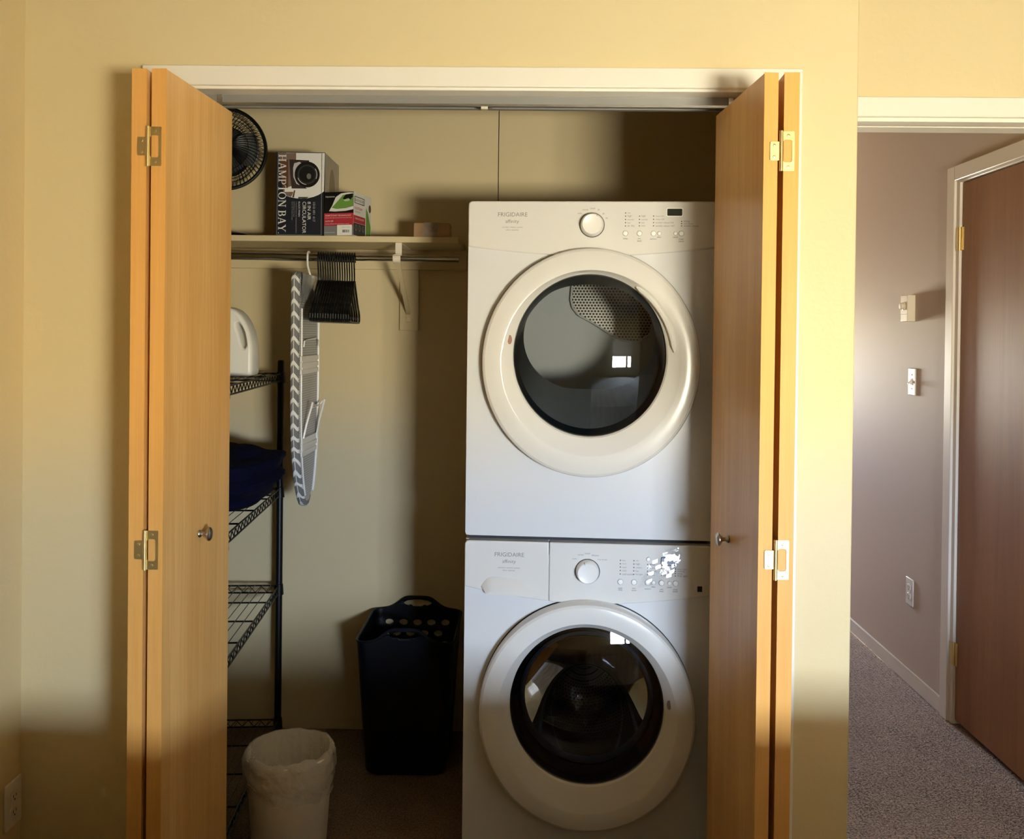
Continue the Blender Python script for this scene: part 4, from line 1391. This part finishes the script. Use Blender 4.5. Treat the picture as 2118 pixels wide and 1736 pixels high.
flat(K([(470, 370), (560, 345), (600, 380), (560, 740), (510, 720), (455, 600), (450, 450)]), -0.0008, ink('fan_glint', (0.55, 0.50, 0.50), 0.4), 'fan_picture', FB)
blk = ink('fan_black', (0.008, 0.008, 0.008), 0.3)
cxf, czf = u(690), v(560)
rxf, rzf = 213 / 830 * FW, 220 / 1420 * FH
flat(ell(cxf, czf, rxf, rzf, 40), -0.0010, blk, 'fan_picture', FB)
flat(ell(cxf, czf, rxf * 0.76, rzf * 0.76, 36), -0.0012, ink('fan_grey', (0.035, 0.033, 0.03), 0.35), 'fan_picture', FB)
flat(ell(cxf, czf, rxf * 0.64, rzf * 0.64, 36), -0.0014, blk, 'fan_picture', FB)
flat(ell(cxf + 0.006, czf - 0.006, rxf * 0.18, rzf * 0.22, 20), -0.0016, ink('fan_hub', (0.16, 0.15, 0.14), 0.35), 'fan_picture', FB)
for a0, a1 in ((200, 265), (-25, 35)):
    pa = ell(cxf, czf, rxf * 0.80, rzf * 0.80, 10, radians(a0), radians(a1)) + ell(cxf, czf, rxf * 0.75, rzf * 0.75, 10, radians(a0), radians(a1))[::-1]
    flat(pa, -0.0016, ink('fan_glint', (0.55, 0.50, 0.50)), 'fan_picture', FB)
flat(K([(440, 945), (470, 830), (490, 830), (470, 955)]), -0.0008, ink('carton_brown', (0.11, 0.045, 0.02)), 'photo_lamp', FB)
flat(K([(540, 968), (545, 942), (720, 940), (690, 962), (620, 972)]), -0.0008, ink('photo_green', (0.05, 0.07, 0.03)), 'photo_plant', FB)
MB().plate_hole(K([(175, 1590), (940, 1590), (940, 185), (190, 185)]), K([(185, 1582), (930, 1582), (930, 195), (200, 195)]), 'y', -0.0004, 0.0).build('border_print', ink('carton_line', (0.16, 0.17, 0.16)), FB, smooth=False)
RDN = (radians(90), radians(90), 0)
serif('HAMPTON BAY.', wht, FB, (u(270), -0.0016, v(892)), RDN, v(225) - v(1560), 0.128 / 0.83 * FW)


def down(s, px, y0, y1, hpx, mat):
    text('box_lettering', s, mat, FB, (u(px), -0.0008, v((y0 + y1) / 2)), RDN, v(y0) - v(y1), hpx / 830 * FW)


grey_t = ink('carton_grey_text', (0.42, 0.42, 0.42))
down('1010 491 417', 810, 1030, 1360, 40, grey_t)
down('8 IN AIR', 728, 1022, 1330, 55, wht)
down('CIRCULATOR', 645, 1022, 1560, 60, wht)
down('BLACK FINISH', 560, 1022, 1275, 26, wht)
down('3 Speed Choices for Customized Airflow', 508, 1022, 1560, 20, grey_t)
down('Multi-Purpose Tilt Head', 470, 1022, 1280, 20, grey_t)
down('Quiet and Compact Design', 440, 1022, 1335, 20, grey_t)
# side picture on the right flank
sd = MB()
el = ell(FD * 0.50, FH * 0.60, FD * 0.20, FH * 0.27, 28)
sd.prism(el, 'x', FW, FW + 0.0005)
sd.build('side_print', ink('carton_olive', (0.20, 0.16, 0.10)), FB)
B(FW, FW + 0.0006, 0.01, FD - 0.01, 0.004, FH * 0.36).build('side_print', navy, FB)

# iron carton, turned a little
IW, IH, ID = 0.108, 0.1475, 0.15
IR = thing('iron_carton', 'small black and red iron carton beside the fan carton', 'box', (-0.700, 0.778, SHT), radians(-13))
B(0, IW, 0.0005, ID, 0, IH).build('carton', wht, IR, bevel=0.001)
u2 = lambda px: (px - 1010) / 505.0 * IW
v2 = lambda py: (1605 - py) / 730.0 * IH
K2 = lambda L: [(u2(a), v2(b)) for a, b in L]
flat(K2([(1010, 875), (1515, 875), (1515, 1230), (1010, 1230)]), 0.0004, ink('iron_black', (0.006, 0.006, 0.006), 0.35), 'front_print', IR)
flat(K2([(1010, 1230), (1515, 1230), (1515, 1445), (1010, 1445)]), 0.0004, ink('iron_red', (0.46, 0.035, 0.05), 0.4), 'front_print', IR)
flat(K2([(1010, 1445), (1515, 1445), (1515, 1605), (1010, 1605)]), 0.0004, ink('iron_silver', (0.22, 0.22, 0.23), 0.35), 'front_print', IR)
flat(K2([(1095, 1195), (1150, 1100), (1210, 960), (1300, 900), (1420, 885), (1512, 890), (1512, 1170), (1380, 1195), (1200, 1203)]), 0, wht, 'iron_picture', IR)
flat(K2([(1140, 1140), (1260, 1010), (1330, 930), (1512, 905), (1512, 1120), (1380, 1150), (1230, 1160)]), -0.0002, ink('iron_green', (0.16, 0.33, 0.06), 0.35), 'iron_picture', IR)
flat(K2([(1330, 985), (1380, 920), (1505, 905), (1505, 960), (1450, 1020), (1380, 1025)]), -0.0004, ink('iron_black', (0.006, 0.006, 0.006)), 'iron_picture', IR)
flat(K2([(1340, 1010), (1430, 985), (1460, 1010), (1430, 1032), (1370, 1036)]), -0.0006, ink('iron_pale_green', (0.45, 0.60, 0.35)), 'iron_picture', IR)
text('box_lettering', 'Impressions', wht, IR, (u2(1112), -0.0002, v2(955)), RX90, u2(1190) - u2(1035), 0.0075)
text('box_lettering', 'SMARTSTEAM TECHNOLOGY', wht, IR, (u2(1252), -0.0002, v2(1270)), RX90, u2(1475) - u2(1030), 0.0052)
text('box_lettering', 'delivers the right amount of steam each time', wht, IR, (u2(1255), -0.0002, v2(1310)), RX90, u2(1490) - u2(1030), 0.0034)
text('box_lettering', 'AUTO OFF', wht, IR, (u2(1100), -0.0002, v2(1365)), RX90, u2(1170) - u2(1030), 0.0050)
text('box_lettering', 'switches off when left unattended on its side', wht, IR, (u2(1235), -0.0002, v2(1410)), RX90, u2(1445) - u2(1030), 0.0030)
text('box_lettering', 'vertical steaming', wht, IR, (u2(1110), -0.0002, v2(1555)), RX90, u2(1200) - u2(1025), 0.0045)
flat(K2([(1238, 1430), (1490, 1430), (1490, 1604), (1238, 1604)]), -0.0002, ink('sticker_white', (0.85, 0.84, 0.80)), 'price_sticker', IR)
text('box_lettering', 'STEAM IRON', MT['print'], IR, (u2(1385), -0.0007, v2(1470)), RX90, u2(1455) - u2(1315), 0.0022)
bc = MB()
xx = 1330
while xx < 1445:
    wdt = random.choice((3, 5, 8))
    pq = K2([(xx, 1512), (xx + wdt, 1512), (xx + wdt, 1558), (xx, 1558)])
    bc.prism(pq, 'y', -0.0009, -0.0006)
    xx += wdt + random.choice((3, 4, 6))
bc.build('barcode', MT['print_dark'], IR, smooth=False)
RS = (radians(90), 0, radians(90))
text('box_lettering', 'BLACK+DECKER', MT['print_dark'], IR, (IW + 0.0004, ID * 0.32, IH * 0.83), RS, ID * 0.48, 0.009)
MB().plate_hole([(ID * .05, IH * .75), (ID * .60, IH * .75), (ID * .60, IH * .91), (ID * .05, IH * .91)], [(ID * .07, IH * .765), (ID * .58, IH * .765), (ID * .58, IH * .895), (ID * .07, IH * .895)], 'x', IW, IW + 0.0005).build('logo_frame', MT['print_dark'], IR, smooth=False)
text('box_lettering', 'EASYSTEAM', ink('iron_red', (0.4, 0, 0)), IR, (IW + 0.0004, ID * 0.27, IH * 0.64), RS, ID * 0.42, 0.009)
text('box_lettering', 'STEAM IRON', MT['print'], IR, (IW + 0.0004, ID * 0.22, IH * 0.56), RS, ID * 0.3, 0.005)
B(IW, IW + 0.0003, 0.001, ID * 0.66, IH * 0.30, IH * 0.47).build('side_print', ink('iron_red', (0.4, 0, 0)), IR)
text('box_lettering', '3 WAY AUTO SHUTOFF', wht, IR, (IW + 0.0006, ID * 0.33, IH * 0.40), RS, ID * 0.5, 0.007)
B(IW, IW + 0.0003, 0.001, ID * 0.66, 0.001, IH * 0.295).build('side_print', ink('iron_charcoal', (0.045, 0.045, 0.045)), IR)
for q in (0.14, 0.34, 0.54):
    MB().plate_hole(ell(ID * q, IH * 0.19, 0.0085, 0.0105, 20), ell(ID * q, IH * 0.19, 0.0065, 0.0085, 20), 'x', IW + 0.0003, IW + 0.0006).build('side_icon', MT['print'], IR, smooth=False)
gi = MB().prism([(ID * .70, IH * .02), (ID * .97, IH * .02), (ID * .97, IH * .30), (ID * .80, IH * .62), (ID * .70, IH * .72)], 'x', IW, IW + 0.0004).build('side_print', ink('iron_green', (0.1, 0.3, 0.05)), IR)
MB().prism(ell(ID * 0.92, IH * 0.72, 0.010, 0.014, 20), 'x', IW, IW + 0.0006).build('side_seal', ink('iron_bronze', (0.10, 0.07, 0.035)), IR)

# kraft parcel
PW, PH, PD = 0.122, 0.047, 0.075
PC = thing('kraft_parcel', 'small brown cardboard parcel with crinkled clear tape on the shelf end', 'box', (-0.394, 0.785, SHT), radians(-1.5))
B(0, PW, 0, PD, 0, PH).build('carton', MT['kraft'], PC, bevel=0.001)
tp = MB()
rings = []
for k in range(13):
    z = 0.001 + (PH + 0.0005) * k / 12
    rings.append([(0.035 + 0.048 * q / 16, -0.0006 - 0.0016 * (0.5 + 0.5 * noise.noise((q * 0.8, k * 0.9, 1))), z) for q in range(17)])
tp.loft(rings, False, False, False)
tp.build('tape', MT['tape'], PC)

# ================================================================== laundry basket
LB = thing('laundry_basket', 'tall navy plastic laundry basket in the closet corner', 'basket', (-0.400, 0.885, 0))
NP, NR = 280, 120


def rr_pt(t, hx, hy, r):
    """point on a rounded rectangle, t in 0..1 along its outline starting at the middle of the front"""
    per = [(hx - r), pi * r / 2, 2 * (hy - r), pi * r / 2, 2 * (hx - r), pi * r / 2, 2 * (hy - r), pi * r / 2, (hx - r)]
    d = t * sum(per)
    i = 0
    while i < 8 and d > per[i]:
        d -= per[i]; i += 1
    a = d / r if r else 0
    if i == 0: return (d, -hy)
    if i == 1: return (hx - r + r * sin(a), -hy + r - r * cos(a))
    if i == 2: return (hx, -hy + r + d)
    if i == 3: return (hx - r + r * cos(a), hy - r + r * sin(a))
    if i == 4: return (hx - r - d, hy)
    if i == 5: return (-hx + r - r * sin(a), hy - r + r * cos(a))
    if i == 6: return (-hx, hy - r - d)
    if i == 7: return (-hx + r - r * cos(a), -hy + r - r * sin(a))
    return (-hx + r + d, -hy)


def rim_h(x, y):
    e = abs(x) / 0.075
    return 0.462 + 0.048 * (1 / (1 + e ** 5)) * (1 if abs(y) > 0.1 else 0)


holes = []
for sy in (-1, 1):
    holes.append((0.0, sy, 0.486, 0.052, 0.0125))
    if sy < 0:
        continue
    for row, zc in enumerate((0.415, 0.375, 0.335)):
        for q in range(5 if row % 2 == 0 else 4):
            xc = (q - (2 if row % 2 == 0 else 1.5)) * 0.052
            holes.append((xc, sy, zc, 0.016, 0.011))
lb = MB()
gr = []
for j in range(NR + 1):
    f = j / NR
    ring = []
    for k in range(NP):
        hx, hy, r = 0.138 + 0.027 * f, 0.160 + 0.024 * f, 0.045 - 0.010 * f
        x, y = rr_pt(k / NP, hx, hy, r)
        z = 0.012 + (rim_h(x, y) - 0.012) * f
        if abs(y) > hy - 0.004:
            for (hcx, sy, hcz, ha, hb) in holes:
                if sy * y > 0:
                    dx, dz = (x - hcx) / ha, (z - hcz) / hb
                    q = sqrt(dx * dx + dz * dz)
                    if 0.80 < q < 1.32:
                        x, z = hcx + dx / q * ha, hcz + dz / q * hb
                        break
        ring.append((x, y, z))
    gr.append(ring)
for ring in gr:
    lb.v += ring
for j in range(NR):
    for k in range(NP):
        ids = (j * NP + k, j * NP + (k + 1) % NP, (j + 1) * NP + (k + 1) % NP, (j + 1) * NP + k)
        c = [sum(lb.v[i][a] for i in ids) / 4 for a in range(3)]
        skip = False
        if abs(c[1]) > 0.15:
            for (hcx, sy, hcz, ha, hb) in holes:
                if sy * c[1] > 0 and ((c[0] - hcx) / ha) ** 2 + ((c[2] - hcz) / hb) ** 2 < 0.98:
                    skip = True
        if not skip:
            lb.f.append(ids)
b0 = len(lb.v)
lb.v += [(p[0] * 0.90, p[1] * 0.90, 0.0) for p in gr[0]]
for k in range(NP):
    lb.f.append((b0 + k, b0 + (k + 1) % NP, (k + 1) % NP, k))
lb.f.append(tuple(b0 + k for k in range(NP)))
sh_ = lb.build('basket_shell', MT['navy'], LB)
md = sh_.modifiers.new('thickness', 'SOLIDIFY')
md.thickness = 0.004
md.offset = -1
MB().tube([(p[0], p[1], p[2] - 0.002) for p in gr[-1][::2]], 0.0045, 6, True).build('rolled_rim', MT['navy'], LB)

# ================================================================== waste bin with liner
WB = thing('waste_bin', 'beige waste bin lined with a clear bag beside the folded door', 'waste bin', (-0.668, 0.275, 0))
RB0, RB1, HB = 0.103, 0.122, 0.300
MB().lathe([(RB0 - 0.012, 0.0), (RB0 - 0.004, 0.003), (RB0, 0.010), (RB1 - 0.001, HB - 0.012), (RB1 + 0.003, HB - 0.010), (RB1 + 0.003, HB), (RB1 - 0.001, HB), (RB1 - 0.005, HB - 0.012), (RB0 - 0.005, 0.016), (0.0005, 0.014)], 64, 'z', (0, 0, 0), True, True).build('bin_body', MT['bin'], WB)
bg = MB()
nA = 128
prof = []
rows = []
for i in range(26):
    s = i / 25
    rows.append(s)
rings = []
for s in rows:
    ring = []
    for k in range(nA):
        a = 2 * pi * k / nA
        ca, sa = cos(a), sin(a)
        wob = noise.noise((ca * 2.2, sa * 2.2, 4.0)) * 0.010 + noise.noise((ca * 6, sa * 6, 1.5)) * 0.005
        if s < 0.42:                       # inside, up to the rim
            q = s / 0.42
            r = RB1 - 0.010 - 0.006 * (1 - q) + 0.004 * noise.noise((ca * 9, sa * 9, q * 2)) * (1 - q * 0.4)
            z = HB - 0.16 + (0.16 + 0.008 + wob) * q
        elif s < 0.58:                     # over the rim
            q = (s - 0.42) / 0.16
            r = RB1 - 0.010 + 0.0165 * q
            z = HB + 0.008 + wob + 0.006 * sin(pi * q) - 0.012 * q
        else:                              # outside, hanging down in folds
            q = (s - 0.58) / 0.42
            fold = noise.noise((ca * 3.0 + q * 0.6, sa * 3.0 + q * 1.4, q * 4.0 + 9)) * 0.0055 + noise.noise((ca * 8, sa * 8, q * 7)) * 0.0025
            r = RB1 + 0.0075 + 0.004 * sin(pi * min(1, q * 1.2)) + fold - q * 0.0065
            r = max(r, RB1 + 0.0036 - q * 0.0068)
            hem = 0.088 + 0.020 * sin(a * 1.0 + 2.2) + 0.012 * noise.noise((ca * 3, sa * 3, 2))
            z = HB - 0.004 + wob * (1 - q) - hem * q
        ring.append((r * ca, r * sa, z))
    rings.append(ring)
bg.loft(rings, False, False)
bg.build('bag_liner', MT['bag'], WB)


# ================================================================== wall plates
def outlet(name, label, loc, rz):
    o = thing(name, label, 'outlet', loc, rz)
    MB().prism(rrect(-0.036, 0.036, -0.0585, 0.0585, 0.004, 4), 'y', -0.006, -0.0002).build('cover_plate', MT['plate'], o, bevel=0.0025, seg=2)
    for zc in (0.0195, -0.0195):
        fc = MB().prism([(max(-0.0165, min(0.0165, p[0])), p[1]) for p in ell(0, zc, 0.0195, 0.0142, 28)], 'y', -0.0085, -0.005).build('receptacle', MT['plate'], o, bevel=0.0008)
        for xs, hh in ((-0.0064, 0.0040), (0.0064, 0.0034)):
            B(xs - 0.0011, xs + 0.0011, -0.0088, -0.0080, zc + 0.001 - hh, zc + 0.001 + hh).build('slot', MT['slot'], fc)
        MB().lathe([(0.0026, -0.0080), (0.0026, -0.0088), (0.0003, -0.0088)], 12, 'y', (0, 0, zc - 0.0088)).build('slot', MT['slot'], fc)
    MB().lathe([(0.003, -0.006), (0.0026, -0.0072), (0.0003, -0.0074)], 12, 'y', (0, 0, 0)).build('screw', MT['plate'], o)
    return o


outlet('wall_outlet', 'white duplex outlet low on the tan side wall corner', (-1.292, -0.040, 0.297), radians(90))
outlet('wall_outlet', 'white duplex outlet low on the hall wall', (HX, 1.628, 0.400), radians(-90))
sw = thing('light_switch', 'white toggle switch plate below the hall thermostat', 'switch', (HX, 1.637, 1.310), radians(-90))
MB().prism(rrect(-0.036, 0.036, -0.0585, 0.0585, 0.004, 4), 'y', -0.006, -0.0002).build('cover_plate', MT['plate'], sw, bevel=0.0025)
MB().plate_hole([(-0.0075, -0.0145), (0.0075, -0.0145), (0.0075, 0.0145), (-0.0075, 0.0145)], [(-0.0052, -0.012), (0.0052, -0.012), (0.0052, 0.012), (-0.0052, 0.012)], 'y', -0.0072, -0.0055).build('switch_frame', MT['plate'], sw, smooth=False)
MB().prism([(-0.004, -0.004), (-0.006, -0.006), (-0.022, -0.011), (-0.022, -0.005), (-0.006, 0.006), (-0.004, 0.004)], 'x', -0.0045, 0.0045).build('toggle', MT['plate'], sw, bevel=0.001)
for z in (0.030, -0.030):
    MB().lathe([(0.003, -0.006), (0.0026, -0.0072), (0.0003, -0.0074)], 12, 'y', (0, 0, z)).build('screw', MT['plate'], sw)
th = thing('thermostat', 'ivory dial thermostat high on the hall wall', 'thermostat', (HX, 1.655, 1.628), radians(-90))
MB().prism(rrect(-0.036, 0.036, -0.058, 0.058, 0.003, 3), 'y', -0.036, -0.0002).build('housing', MT['ivory'], th, bevel=0.003)
MB().lathe([(0.017, -0.036), (0.017, -0.040), (0.0145, -0.041), (0.0145, -0.050), (0.012, -0.053), (0.0003, -0.0535)], 32, 'y', (0, 0, 0.010)).build('dial', MT['ivory'], th)
B(-0.034, 0.034, -0.0364, -0.0355, -0.026, -0.025).build('seam', MT['slot'], th)
for k in range(5):
    B(-0.0325 + 0.0005, -0.0315, -0.0364, -0.0355, -0.05 + 0.004 * k, -0.048 + 0.004 * k).build('vent', MT['slot'], th)
